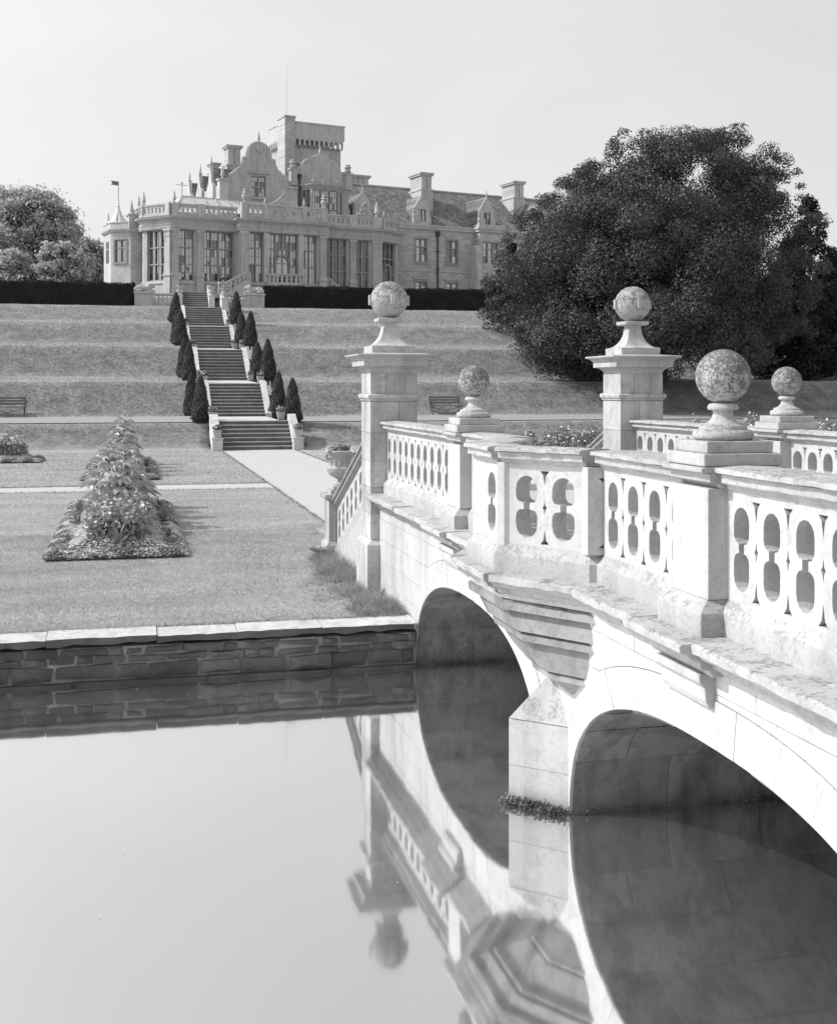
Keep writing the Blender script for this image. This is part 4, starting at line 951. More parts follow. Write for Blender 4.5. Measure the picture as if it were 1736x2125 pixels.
dormer(15.6); dormer(22.35, 2.2, za=21.2); dormer(28.6, 2.2, za=21.2); dormer(9.35, za=20.8)
for s0, s1 in ((21.45, 24.2), (27.4, 30.1)):      # square bays under the dormers
    T = fr(s0, 2.15); L = s1-s0; mb = MB(T); hs = [(.4, L-.6, 14.7, 16.8), (.3, L-.7, 11.2, 12.85)]
    wall_grid(mb, 0, L, 9.2, 18.0, hs, .3); mb.box(0, .3, .01, .9, 9.2, 18).box(L-.3, L, .01, .9, 9.2, 18); hb(mb, 'bay_wall', 'house_rough')
    for h in hs: window(T, *h, 3, ((h[2]+h[3])/2+.35,), .16, bars=(1, 2), mw=.1)
    hb(MB(T).box(-.15, L+.15, -.15, .9, 17.75, 18.0).box(-.25, L+.25, -.25, .9, 18.0, 18.2).box(-.1, L+.1, -.1, .9, 18.2, 18.5), 'bay_cornice', 'house_pale')
    for z0, z1, d in ((9.2, 12.2, .9), (12.2, 14.6, .6), (14.6, 16.4, .35)): hb(MB(T).add([(-.5,-d,z0),(-.02,-d,z0),(-.02,.9,z0),(-.5,.9,z0),(-.5,-d,z1-.4),(-.02,-d,z1-.4),(-.02,-d+.3,z1),(-.5,-d+.3,z1),(-.02,.9,z1),(-.5,.9,z1)], [(0,1,5,4),(4,5,6,7),(7,6,8,9),(1,2,8,6,5),(0,3,9,7,4)]), 'buttress', 'house_pale')
    for a in (0, L): hb(MB(T).lathe(a, 0, [(.1,18.5),(.1,18.6),(.05,18.7)], 8).ball((a,0,18.85), .15, 12), 'ball_finial', 'house_pale', smooth=50)
chimney(16.55, 17.75, 5.0, 7.4, 19.2, 21.9, 23.6, 2); chimney(27.2, 28.4, 5.0, 7.4, 19.2, 21.9, 23.6, 2); chimney(33.6, 35.0, 5.0, 7.4, 19.2, 21.9, 24.2, 3)
# tower
tw = hb(MB(HT).box(6.45, 12.4, 15, 19.2, 15, 27.2), 'tower', 'house')
hb(MB(HT).box(6.25, 12.72, 14.7, 19.5, 28.0, 29.42).box(6.2, 12.78, 14.65, 19.55, 29.42, 29.55), 'tower_parapet', 'house_pale', tw)
hb(MB(HT).box(6.1, 7.2, 14.55, 16.6, 20, 29.85).box(6.02, 7.28, 14.47, 16.68, 29.85, 30.02), 'tower_turret', 'house_rough', tw)
def corbels(T, a0, a1, n, name='machicolation'):
    w = (a1-a0)/n
    for i in range(n):
        c = a0+w*(i+.5); pts = [(c-w*.5, 27.95), (c-w*.5, 27.05)]+[(c-w*.2, 27.05), (c-w*.2, 27.5)]
        hl = [(c-w*.3, 26.9)]+[(c-w*.3*math.cos(t), 27.55+.25*math.sin(t)) for t in np.linspace(0, math.pi, 7)]+[(c+w*.3, 26.9)]
        out = [(c-w*.5, 28.05), (c-w*.5, 27.3), (c-w*.3, 27.0)]+hl[1:-1]+[(c+w*.3, 27.0), (c+w*.5, 27.3), (c+w*.5, 28.05)]
        hb(MB(T).plate(out, [], -.32, -.02), name, 'house_pale', tw)
corbels(fr(7.25, 15), 0, 5.3, 10); corbels(fr(6.45, 19.2, -90), 0, 4.2, 7)
hb(MB(HT).tube([(7.2,14.9,25.6),(11.0,14.9,23.6)], .12, 5), 'roof_scar', 'house_rough', tw)
hb(MB(HT).tube([(6.65,15.5,30.0),(6.65,15.5,35.2)], [.035,.018], 6), 'flagpole', 'lead', tw)
# left pavilion
for T, L, ws in ((fr(-13.45, 5.37, -45), 1.94, [(.4, 1.5, 13.35, 15.3)]), (fr(-12.08, 4.0), 2.0, [])):
    mb = MB(T); wall_grid(mb, 0, L, 9.2, 16.0, ws, .25); hb(mb, 'pavilion_wall', 'house_pale' if ws else 'house_rough')
    for w in ws: window(T, *w, 2, (14.6,), .14, bars=(1, 1), mw=.1, surround=.1)
mb = MB(fr(-13.45, 8.0, -90)); wall_grid(mb, 0, 2.63, 9.2, 16.0, [(.8, 1.9, 13.35, 15.3)], .2); hb(mb, 'pavilion_wall', 'house_pale')
window(fr(-13.45, 8.0, -90), .8, 1.9, 13.35, 15.3, 2, (14.6,), .14, bars=(1, 1), mw=.1)
hb(MB(HT).sweep([(-13.45,8.0),(-13.45,5.37),(-12.08,4.0),(-10.5,4.0)], [(-.5,15.95),(.1,15.95),(.25,16.1),(.28,16.2),(.05,16.22),(.05,16.75),(.1,16.76),(.1,16.86),(-.5,16.87)], 1), 'pavilion_parapet', 'house_pale')
hb(MB(T_lc).box(0,.001,0,.001,9.2,9.201) if False else MB(HT).box(-12.25, -11.4, 3.85, 4.8, 16.0, 17.35).box(-12.33, -11.3, 3.77, 4.9, 17.35, 17.5), 'pavilion_pier', 'house')
finial(HT, -11.95, 4.2, 17.5, SPIKE, 1.15); finial(HT, -13.4, 6.5, 16.85, SPIKE, .9); finial(HT, -13.0, 5.0, 16.85, SPIKE, .75)
hb(MB(HT).lathe(-12.6, 6.2, [(1.1,16.85),(.8,17.05),(.5,17.4),(.28,17.8),(.14,18.2),(.1,18.3),(.16,18.4),(.08,18.55),(.05,18.9)], 8), 'ogee_cap', 'lead')
hb(MB(HT).tube([(-12.6,6.2,18.5),(-12.6,6.2,20.6)], .03, 5).plate([(-13.3,20.25),(-12.62,20.2),(-12.62,20.55),(-13.3,20.6),(-13.1,20.42)], [], 6.18, 6.21), 'weathervane', 'slate')

# ------------------------------------------------------------ terrace walls with lions
def terrace_wall(label, x0, x1, p0, p1, cat='wall'):
    w = thing('terrace_wall', label, cat, ((x0+x1)/2, 91.0, 8.4))
    MB().box(x0, x1, 90.75, 91.4, 8.3, 9.52).build('lion_plinth', M['house'], w, bevel=.015)
    MB().box(x0-.06, x1+.06, 90.68, 91.47, 9.52, 9.66).build('plinth_cap', M['house_pale'], w, bevel=.02)
    n = max(2, round((p1-p0)/.33)); pt = (p1-p0)/n
    MB().plate([(p0,8.75),(p1,8.75),(p1,9.46),(p0,9.46)], [lobes(p0+pt*(i+.5), 8.8, 9.42, .12, 9.11, .06, 6) for i in range(n)], 90.95, 91.15).build('pierced_panel', M['house'], w)
    MB().box(p0, p1, 90.85, 91.25, 8.3, 8.75).build('wall_base', M['house'], w)
    MB().box(p0-.0, p1+.0, 90.85, 91.25, 9.46, 9.58).build('wall_rail', M['house_pale'], w)
terrace_wall('terrace wall with pierced balustrade left of the stair head, lion on its plinth', .30, 1.68, 1.74, 3.28)
terrace_wall('terrace wall with pierced balustrade right of the stair head, lion on its plinth', 8.42, 9.85, 7.12, 8.36)
def lion(label, x, flip):
    b = MB(Matrix.Translation((x, 91.08, 9.66)) @ Matrix.Diagonal((flip, 1, 1, 1)))
    b.ball((-.30,0,.27), .26, 14, (1.35,.85,.95)); b.ball((.1,0,.28), .23, 14, (1.5,.85,.95)); b.ball((-.5,.12,.2), .2, 12, (1.1,.7,1)); b.ball((-.5,-.12,.2), .2, 12, (1.1,.7,1))
    b.ball((.42,0,.40), .27, 14, (.9,.9,1.05)); b.ball((.6,0,.44), .19, 14, (1,.85,1.0)); b.ball((.74,0,.40), .11, 12, (1.1,.9,.8)); b.ball((.56,.1,.61), .05, 8); b.ball((.56,-.1,.61), .05, 8)
    for s in (-1, 1):
        b.ball((.5,s*.17,.1), .1, 10, (2.6,.8,.9)); b.ball((.76,s*.17,.08), .09, 10, (1.2,.9,.8)); b.ball((-.3,s*.24,.09), .09, 10, (2.4,.8,.9))
    b.ball((-.6,.28,.06), .05, 8, (4,1,1)); b.ball((.3,0,.02), .1, 8, (5,2.4,.5))
    o = b.build('stone_lion', M['house_pale'], None, smooth=60)
    r_ = o.modifiers.new('remesh', 'REMESH'); r_.mode = 'VOXEL'; r_.voxel_size = .028; r_.use_smooth_shade = True
    tag(o, label, 'statue', 'pair of stone lions at the stair head')
lion('recumbent stone lion facing right beside the end of the left hedge', .95, 1)
lion('recumbent stone lion facing left beside the end of the right hedge', 9.15, -1)

# ------------------------------------------------------------ urns and pots
def leaves_at(name, c, rad, n, size, mat, parent=None, world=True, flat=.7, seed=1, shell=.3):
    r = np.random.default_rng(seed); d = r.normal(size=(n, 3)); d /= np.linalg.norm(d, axis=1)[:, None]
    rr = (shell+(1-shell)*r.random(n))[:, None]; P = np.array(c)+d*rr*np.array([rad, rad, rad*flat])
    return link(name, leaf_mesh(name, P, size, d+np.array([0, 0, .5]), 1.0, .6, r), M[mat], parent, world)
def make_urn(loc, label, k=1.0, seed=3, group='stone urns on pedestals'):
    u = thing('garden_urn', label, 'urn', loc, group)
    T = Matrix.Scale(k, 4)
    MB(T).lathe(0, 0, [(.11,0),(.115,.03),(.05,.06),(.045,.09),(.09,.12),(.175,.17),(.215,.24),(.22,.28),(.20,.30),(.165,.31),(.15,.38),(.165,.44),(.21,.49),(.235,.52),(.24,.55),(.22,.56),(.19,.52)], 28).build('bowl', M['bridge_top'], u, smooth=40, world=False)
    for i in range(14):
        a = 2*math.pi*i/14; MB(T).tube([(.165*math.cos(a), .165*math.sin(a), .31), (.158*math.cos(a), .158*math.sin(a), .4)], .014, 5).build('fluting', M['bridge_top'], u, smooth=60, world=False)
    for a in (R(35), R(215), R(125), R(305)):
        MB(T @ Matrix.Rotation(a, 4, 'Z')).tube([(.2,0,.52),(.27,0,.57),(.32,0,.53),(.315,0,.46),(.26,0,.43),(.2,0,.42)], .026, 6).build('handle', M['bridge_top'], u, smooth=60, world=False)
    leaves_at('foliage', (0, 0, .56*k), .2*k, 140, .045*k, 'flowerleaf', u, False, .55, seed)
    return u
make_urn((XC-1.70, 18.97, 1.03), 'carved stone urn with handles on pedestal where the left bridge balustrade ends')
make_urn((XC+1.70, 18.97, 1.03), 'carved stone urn with handles on pedestal where the right bridge balustrade ends', 1, 4)
for i, (x, y, z, k, lb) in enumerate(((5.82, 89.3, 9.35, 1.15, 'urn on the post beside the narrow topmost flight of steps'), (6.52, 86.2, 8.95, 1.2, 'urn on the post at the right top of the wide flight'), (3.5, 88.9, 9.3, 1.15, 'urn on the post left of the topmost flight of steps'), (6.92, 90.2, 9.5, 1.15, 'urn on the post beside the right terrace balustrade'))):
    make_urn((x, y, z), 'small stone '+lb, k, 10+i)
pot0 = None
ORD = ('first', 'second', 'third', 'fourth', 'fifth', 'sixth', 'seventh')
def place_pot(x, y, z, label, seed):
    global pot0
    if pot0 is None:
        pot0 = thing('flower_pot', label, 'flower pot', (x, y, z), 'square flower pots beside the steps')
        MB().stack(0, 0, [(.115,0),(.165,.27),(.18,.275),(.185,.32),(.165,.325),(.15,.29)]).build('pot', M['pot'], pot0, bevel=.008, world=False)
        leaves_at('foliage', (0, 0, .42), .2, 260, .05, 'flowerleaf', pot0, False, .75, 3); leaves_at('blossom', (0, 0, .47), .2, 40, .035, 'petal', pot0, False, .7, 5, .85)
    else:
        c = copy_tree(pot0); c.location = (x, y, z); c.rotation_euler.z = 0; c['label'] = label
        for ch in c.children:
            if ch.name.startswith('foliage') or ch.name.startswith('blossom'): ch.rotation_euler.z = seed*1.3
for s, nm in ((0, 'left'), (1, 'right')):
    x = 6.78 if s else 3.46
    place_pot(x, 49.66, .52, f'square tapered pot of flowers on the lowest {nm} pedestal of the steps', 1+s)
    place_pot(6.40 if s else 3.45, 52.4, 1.20, f'square tapered pot of flowers on the first landing, {nm} side', 3+s)
    for k, (y, z) in enumerate(((60.9, 2.83), (66.0, 2.96), (71.0, 4.80), (76.4, 5.05), (81.2, 6.66))):
        place_pot(6.40 if s else 3.60, y, z, f'square pot of flowers edging the steps on the {nm}, {ORD[k]} above the first landing', 5+k*2+s)

# ------------------------------------------------------------ clipped yews
def cone_yew(loc, seed):
    t = thing('cone_yew', 'dark clipped conical yew in the rows lining the long stone steps', 'topiary', loc, 'conical yews lining the steps')
    r = np.random.default_rng(seed); n = 9000; h = r.random(n)**1.25; a = r.uniform(0, 6.283, n)
    rad = .46*np.sqrt(np.clip(1-h, 0, 1))*np.clip((h+.06)/.14, .72, 1)*(1-.1*h)
    rad *= 1+.13*np.sin(a*7+h*5)*np.sin(h*23+a*3)+.05*r.normal(size=n)
    P = np.stack([rad*np.cos(a), rad*np.sin(a), .08+h*2.0+.02*r.normal(size=n)], 1); N = np.stack([np.cos(a), np.sin(a), .4+0*a], 1)
    link('crown', leaf_mesh('crown', P, .034, N, 1.2, .45, r), M['yew'], t, False)
    MB().lathe(0, 0, [(.3,.1),(.4,.3),(.36,.8),(.26,1.35),(.14,1.8),(.02,2.02)], 14).build('crown_core', M['hedge'], t, world=False)
    MB().tube([(0,0,-.15),(0,0,.5)], .05, 8).build('trunk', M['bark'], t, world=False); return t
y0_ = cone_yew((0, 0, 0), 4); y1_ = cone_yew((0, 0, 0), 5); first = [True, True]
for s in (0, 1):
    for k, d in enumerate((52.5, 57, 61, 66, 70.5, 76, 80)):
        src = k % 2; base = (y0_, y1_)[src]
        o = base if first[src] else copy_tree(base); first[src] = False
        x = (6.98 if k == 0 else 6.85) if s else (2.98 if k == 0 else 2.86); y = d*1.006+(0 if s else .3)
        o['label'] = f"dark clipped conical yew, {ORD[k]} from the foot of the steps in the {'right' if s else 'left'} row"
        o.location = (x, y, float(ground_z(x, y))-.05); o.rotation_euler.z = k*1.7+s; wv_ = random.uniform(.88, 1.1); o.scale = (wv_*random.uniform(.95, 1.05), wv_, random.uniform(.9, 1.07)); o.rotation_euler.x = R(random.uniform(-2, 2)); o.rotation_euler.y = R(random.uniform(-2, 2))

# ------------------------------------------------------------ hedges
def hedge(label, x0, x1, seed, n):
    t = thing('yew_hedge', label, 'hedge', ((x0+x1)/2, 91.6, 8.35)); r = np.random.default_rng(seed)
    MB().box(x0+.06, x1-.06, 91.06, 92.14, 8.3, 10.2).build('core', M['hedge'], t)
    L = x1-x0; k = r.random(n); side = np.where(k < .52, 0, np.where(k < .9, 1, 2)); x = r.uniform(x0, x1, n); y = r.uniform(91, 92.2, n); z = r.uniform(8.36, 10.3, n)
    y = np.where(side == 0, 91.0+.05*r.normal(size=n), y); z = np.where(side == 1, 10.25+.06*np.abs(r.normal(size=n))+.035*np.sin(x*1.7)+.02*np.sin(x*5.1), z)
    x = np.where(side == 2, np.where(r.random(n) < .5, x0, x1)+.04*r.normal(size=n), x)
    N = np.zeros((n, 3)); N[:, 1] = np.where(side == 0, -1, 0); N[:, 2] = np.where(side == 1, 1, .2)
    link('foliage', leaf_mesh('foliage', np.stack([x, y, z], 1), .05, N, 1.3, .5, r), M['hedge'], t)
hedge('long dark clipped hedge left of the stair head', -26, .30, 31, 26000)
hedge('long dark clipped hedge right of the stair head below the house', 9.92, 40, 32, 34000)

# ------------------------------------------------------------ benches
def bench(x, y, label):
    z = float(ground_z(x, y))-.06; b = thing('garden_bench', label, 'bench', (x, y, z), 'slatted benches on the terrace path')
    for i in range(4): MB().box(-.8, .8, -.22+.115*i, -.13+.115*i, .42, .45).build('seat_slat', M['wood'], b, world=False)
    for i in range(3): MB().box(-.8, .8, .24+.025*i, .265+.025*i, .55+.13*i, .64+.13*i).build('back_slat', M['wood'], b, world=False)
    for s in (-1, 1):
        e = MB().tube([(s*.72,-.24,0),(s*.72,-.22,.25),(s*.72,-.2,.41)], .022, 6).tube([(s*.72,.26,0),(s*.72,.22,.4),(s*.72,.33,.92)], .022, 6).tube([(s*.72,-.24,.4),(s*.72,.24,.4)], .02, 6).build('leg_frame', M['iron'], b, world=False)
        MB().tube([(s*.78,-.2,.42),(s*.78,-.26,.58),(s*.78,-.2,.66),(s*.78,.0,.66),(s*.78,.28,.68)], .02, 6).build('armrest', M['iron'], b, world=False)
    MB().tube([(-.72,0,.38),(0,0,.18),(.72,0,.38)], .014, 5).build('brace', M['iron'], b, world=False)
bench(15.3, 57.9, 'slatted iron-framed bench below the grass bank right of the steps')
bench(-5.45, 57.9, 'slatted iron-framed bench below the grass bank left of the steps')

# ------------------------------------------------------------ flower beds
def bed(y0, y1, x0, x1, seed, label, lab2):
    r = np.random.default_rng(seed); xc = (x0+x1)/2; w = (x1-x0)/2
    t = thing('flower_bed', label, 'flower bed', (xc, (y0+y1)/2, -.05))
    gxx = np.linspace(x0, x1, 21); gyy = np.linspace(y0, y1, 30)
    def hz(x, y):
        e = np.minimum(np.minimum((x-x0), (x1-x))/w, np.minimum(y-y0, y1-y)/w)
        return .03+.08*np.clip(e/.15, 0, 1)+.16*np.clip((e-.3)/.3, 0, 1)
    a, b = np.meshgrid(gxx, gyy); V = np.stack([a, b, hz(a, b)], -1).reshape(-1, 3); i2 = np.arange(29)[:, None]*21+np.arange(20)[None, :]
    link('soil_mound', fast_mesh('soil', V, np.stack([i2, i2+1, i2+22, i2+21], -1).reshape(-1, 4)), M['soil'], t)
    n = 60000; x = r.uniform(x0, x1, n); y = r.uniform(y0, y1, n); e = np.minimum(np.minimum((x-x0), (x1-x))/w, np.minimum(y-y0, y1-y)/w)
    z = hz(x, y)+.03*r.random(n); P = np.stack([x, y, z], 1); Nn = np.tile([0, 0, 1.], (n, 1))
    patch = np.sin(x*9+1.3*np.sin(y*4))*np.sin(y*5.1+x*2)
    inner = (e > .32); pale = inner & (e < .66) | (~inner & (patch > -.05)); dark = ~pale
    o = link('pale_bedding', leaf_mesh('pale', P[pale], .02, Nn[pale], .6, .8, r), M['carpet'], t); o['kind'] = 'stuff'
    o = link('dark_bedding', leaf_mesh('dark', P[dark]+np.array([0, 0, .015]), .026, Nn[dark], .9, .6, r), M['darkbed'], t); o['kind'] = 'stuff'
    k = inner & (e > .62); Pk = P[k]; Pk = np.repeat(Pk, 2, 0)+r.normal(size=(2*len(Pk), 3))*.06; Pk[:, 2] += np.abs(r.normal(size=len(Pk)))*.16
    o = link('tall_bedding', leaf_mesh('tall', Pk, .045, None, 1, .6, r), M['darkbed'], t); o['kind'] = 'stuff'
    kk = r.choice(len(Pk), min(len(Pk), 1500)); o = link('white_blossom', leaf_mesh('bl', Pk[kk]+np.array([0, 0, .06]), .035, np.tile([0, -.6, .8], (len(kk), 1)), .8, .9, r), M['petal'], t); o['kind'] = 'stuff'
bed(18.6, 27.4, -1.27, .86, 41, 'mounded flower bed with pale carpet border on the near lawn', '')
bed(34.3, 43.5, -1.35, .8, 42, 'mounded flower bed on the lawn beyond the narrow cross path', '')
bed(43, 45.5, -5.2, -3.0, 43, 'small flower bed by the left edge of the far lawn', '')
def palmate(mb, base, up, d, size):
    """one hand-shaped leaf of seven lobes"""
    d = d.normalized(); s = d.cross(up).normalized()
    for a in (-2.0, -1.3, -.65, 0, .65, 1.3, 2.0):
        L = size*(1-.13*abs(a)); v = (d*math.cos(a)+s*math.sin(a)); w = v.cross(up).normalized()*size*.17; dr = up*-.18*L
        mb.add([base, base+v*L*.5-w+up*.02, base+v*L+dr, base+v*L*.5+w+up*.02], [(0, 1, 2, 3)])
castors = {}
def castor(x, y, z, h, seed, label):
    r = random.Random(seed); t = thing('castor_plant', label, 'plant', (x, y, z), 'tall castor plants along the flower beds')
    MB().tube([(0,0,-.05),(.02,.0,h*.5),(0,.02,h*.95)], [.022,.018,.01], 6).build('stem', M['bark'], t, world=False)
    n = int(9+h*6)
    for i in range(n):
        zz = h*(.22+.78*(i/(n-1))); a = i*2.4+r.uniform(-.4, .4); L = (.09+.22*(1-i/n))*r.uniform(.8, 1.15)
        d = Vector((math.cos(a), math.sin(a), r.uniform(-.05, .35))); b = Vector((0, 0, zz))+d*L
        mb = MB().tube([(0,0,zz-.05), tuple(b)], .008, 4); hb_ = mb.build('leaf_stalk', M['bark'], t, world=False)
        m2 = MB(); up = (Vector((0, 0, 1))+Vector((d.x, d.y, 0))*r.uniform(.2, .7)+Vector((0, -.25, 0))).normalized(); palmate(m2, b, up, Vector((d.x, d.y, -.25)), r.uniform(.28, .40)*(1.15-.5*i/n)); m2.build('leaf', M['castor'], hb_, world=False)
for i, (x, y, h) in enumerate(((-.22,21.9,.75),(-.05,22.8,.95),(-.4,23.6,1.05),(-.1,24.6,1.1),(-.35,25.7,1.15),(-.15,26.6,1.1))):
    castor(x, y, .3, h, 50+i, f'tall castor plant with hand-shaped leaves, {ORD[i]} from the river in the near bed')
for i, (x, y, h) in enumerate(((-.3,36.5,1.0),(-.2,38.2,1.15),(-.35,39.8,1.2),(-.2,41.5,1.35))):
    castor(x, y, .3, h, 70+i, f'tall castor plant with hand-shaped leaves, {ORD[i]} in the bed beyond the cross path')
castor(-4.2, 44.2, .2, .75, 90, 'short castor plant in the small bed at the left edge of the far lawn')
def rosette(x, y, z, n, L, label, seed, mat='flowerleaf'):
    r = random.Random(seed); t = thing('spiky_plant', label, 'plant', (x, y, z), 'spiky rosette plants edging the flower beds')
    for i in range(n):
        a = 2.4*i+r.uniform(-.2, .2); el = r.uniform(.3, 1.3); l = L*r.uniform(.7, 1.1); d = Vector((math.cos(a)*math.cos(el), math.sin(a)*math.cos(el), math.sin(el))); s = Vector((-math.sin(a), math.cos(a), 0))*L*.07
        m = d*l*.55; e = d*l+Vector((0, 0, -.18*l*math.cos(el)))
        MB().add([-s*.5, m-s+Vector((0,0,.01)), e, m+s+Vector((0,0,.01)), s*.5], [(0,1,2,3,4)]).build('blade', M[mat], t, world=False)
for i, (x, y, L) in enumerate(((-.2,18.95,.42),(-.95,20.0,.22),(.62,20.2,.24),(-.9,22.2,.34),(.58,22.6,.36),(-.95,24.6,.3),(.55,25.0,.3),(-.95,36,.3),(.5,35.4,.26),(.5,38.4,.3))):
    rosette(x, y, .13 if i else .2, 16, L, ('tall spiky rosette plant at the river end of the near flower bed', 'smallest spiky rosette at the left near corner of the near bed', 'small spiky rosette at the right near corner of the near bed',
        'spiky rosette halfway along the left edge of the near bed', 'large spiky rosette halfway along the right edge of the near bed', 'spiky rosette towards the cross path on the left edge of the near bed', 'spiky rosette towards the cross path on the right edge of the near bed',
        'spiky rosette on the left edge of the bed beyond the cross path', 'spiky rosette on the right edge of the bed just beyond the cross path', 'second spiky rosette on the right edge of the bed beyond the cross path')[i], 100+i)

# ------------------------------------------------------------ trees
RIGHT = np.array([math.cos(R(13.5)), -math.sin(R(13.5)), 0]); FWD = np.array([math.sin(R(13.5)), math.cos(R(13.5)), 0])
def lobe_tree(name, label, cat, base, lobes_, dens, size, mat, seed, trunk=None, group=None, aspect=.55, spread=1.0, limbs=8, loose=.10):
    """lobes_: (centre offset xyz, radius); leaves gather towards each lobe's skin"""
    r = np.random.default_rng(seed); t = thing(name, label, cat, base, group); P = []; N = []
    for c, rad in lobes_:
        n = max(20, int(dens*rad*rad)); d = r.normal(size=(n, 3)); d[:, 2] = d[:, 2]*.9+.12; d /= np.linalg.norm(d, axis=1)[:, None]
        k = 1+.22*np.sin(d[:, 0]*5+c[0])*np.sin(d[:, 1]*5+c[1])*np.sin(d[:, 2]*4+c[2])
        rr = rad*k*(1-.55*r.random(n)**2.2)*(1+loose*np.abs(r.normal(size=n)))
        P.append(np.array(c)+d*rr[:, None]*np.array([1, 1, .8])); N.append(d)
    P = np.concatenate(P); N = np.concatenate(N)+np.array([0, 0, .35])
    link('crown', leaf_mesh('crown', P, size, N, spread, aspect, r), M[mat], t, False)
    if trunk:
        h, rad = trunk; MB().tube([(0,0,-.6),(.05,0,h*.3),(.0,.1,h*.7),(0,0,h)], [rad*1.25, rad, rad*.75, rad*.35], 12).build('trunk', M['bark'], t, smooth=60, world=False)
        big = sorted(lobes_, key=lambda l: -l[1])[:limbs]
        for c, rd in big:
            z0 = h*random.uniform(.25, .7); m = Vector(c)*.5+Vector((0, 0, z0*.5))
            MB().tube([(0,0,z0), tuple(m), tuple(c)], [rad*.4, rad*.25, rad*.08], 7).build('limb', M['bark'], t, smooth=60, world=False)
    return t
# the great spreading tree
rt = np.random.default_rng(77); L_ = []
EZ = [0, 2.5, 3.8, 6.2, 7.8, 10.4, 11.7, 12.8, 13.9]; EL = [-5.4, -8.3, -8.9, -8.3, -7.8, -4.6, -3.4, -1.8, .8]; ER = [6.4, 7.4, 7.6, 7.8, 7.7, 6.8, 6.0, 5.2, 2.8]
for i in range(230):
    z = rt.uniform(.5, 13.2); a = rt.uniform(0, 6.283); l_, r_ = np.interp(z, EZ, EL), np.interp(z, EZ, ER); c_, h_ = (l_+r_)/2, (r_-l_)/2
    rad = rt.uniform(.7, 1.7)*(.7 if z > 10.5 else 1); k = rt.uniform(.68, 1.02)
    c = RIGHT*(c_+math.cos(a)*max(h_*k-rad*.75, 0))+FWD*(math.sin(a)*max(min(h_, 7.5)*k-rad*.7, 0))+np.array([0, 0, z]); L_.append((tuple(c), rad))
for i in range(36): L_.append((tuple(RIGHT*rt.uniform(-5, 4)+FWD*rt.uniform(-3, 3)+np.array([0, 0, rt.uniform(2, 9)])), rt.uniform(1.6, 2.3)))
for i in range(110):                                   # stray sprays breaking the outline
    z = rt.uniform(2, 13.8); l_, r_ = np.interp(z, EZ, EL), np.interp(z, EZ, ER); w = l_ if rt.random() < .5 else r_
    L_.append((tuple(RIGHT*(w*rt.uniform(.93, 1.07))+FWD*rt.uniform(-3, 3)+np.array([0, 0, z+rt.uniform(0, .6)])), rt.uniform(.25, .6)))
tb = (28.0, 61.0, float(ground_z(28.0, 61.0)))
lobe_tree('spreading_tree', 'huge dark spreading tree with glossy leaves sweeping down to the grass bank', 'tree', tb, L_, 1200, .066, 'tree', 78, (9.5, .55), limbs=14)
# conifers beside it
def conifer(label, base, h, w, seed, n=26, size=.10, dens=620, mat='conifer'):
    r = np.random.default_rng(seed); L = []
    for i in range(n*5):
        z = h*r.random()**.9*.98; k = w*(1-(z/h)**1.6)*r.uniform(.4, 1.0)+.05; a = r.uniform(0, 6.283); L.append(((k*math.cos(a), k*math.sin(a), z+.4), r.uniform(.35, .6)*(1.15-.75*z/h)*w/2))
    lobe_tree('conifer', label, 'tree', base, L, dens, size, mat, seed, (h*.8, .12), limbs=3)
def at(x, y, d):
    u = (x-868)/2490; p = FWD*d+RIGHT*(u*d); return (float(p[0]), float(p[1]), 2.6+(803-y)/2490*d)
p = at(1062, 600, 84); conifer('dark conifer standing behind the left edge of the great spreading tree', (p[0], p[1], float(ground_z(p[0], p[1]))), 5.6, 2.0, 81)
p = at(1680, 700, 76); conifer('tall dark conifer behind the right edge of the great spreading tree', (p[0], p[1], float(ground_z(p[0], p[1]))), 10.6, 3.0, 82)
p = at(1728, 700, 78); conifer('dark bushy conifer at the far right of the group behind the great tree', (p[0], p[1], float(ground_z(p[0], p[1]))), 6.6, 2.6, 84)
p = at(1635, 700, 73); conifer('shorter dark conifer between the great tree and the tallest conifer', (p[0], p[1], float(ground_z(p[0], p[1]))), 8.2, 3.0, 83, n=32)
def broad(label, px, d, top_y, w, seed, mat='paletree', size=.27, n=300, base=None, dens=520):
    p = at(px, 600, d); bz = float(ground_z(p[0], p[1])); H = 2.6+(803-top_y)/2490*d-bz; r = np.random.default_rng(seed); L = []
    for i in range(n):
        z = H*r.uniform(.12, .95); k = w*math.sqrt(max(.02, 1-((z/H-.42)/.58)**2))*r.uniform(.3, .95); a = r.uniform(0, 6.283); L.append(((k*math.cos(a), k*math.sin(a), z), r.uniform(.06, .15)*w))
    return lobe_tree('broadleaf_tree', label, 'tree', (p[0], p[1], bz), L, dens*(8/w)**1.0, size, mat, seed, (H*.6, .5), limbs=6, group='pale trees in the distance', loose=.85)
broad('tallest pale broadleaf tree rising beyond the left hedge', 62, 168, 382, 7.6, 91)
broad('rounded pale tree half cut by the edge, left of the tallest one', -45, 160, 470, 7.0, 92)
broad('low pale tree close to the left pavilion of the house', 178, 185, 488, 5.0, 93, n=220)
broad('low bushy pale tree in front of the tallest left tree', 20, 150, 520, 4.2, 94, n=200)
broad('low bushy pale tree beyond the hedge between the tall tree and pavilion', 130, 150, 505, 4.0, 95, n=200)
broad('pale tree at the far right beyond the conifers', 1752, 125, 545, 3.6, 96, n=90, size=.22)
broad('low pale shrubby tree under the far right tree', 1728, 96, 640, 1.7, 97, n=60, size=.14)
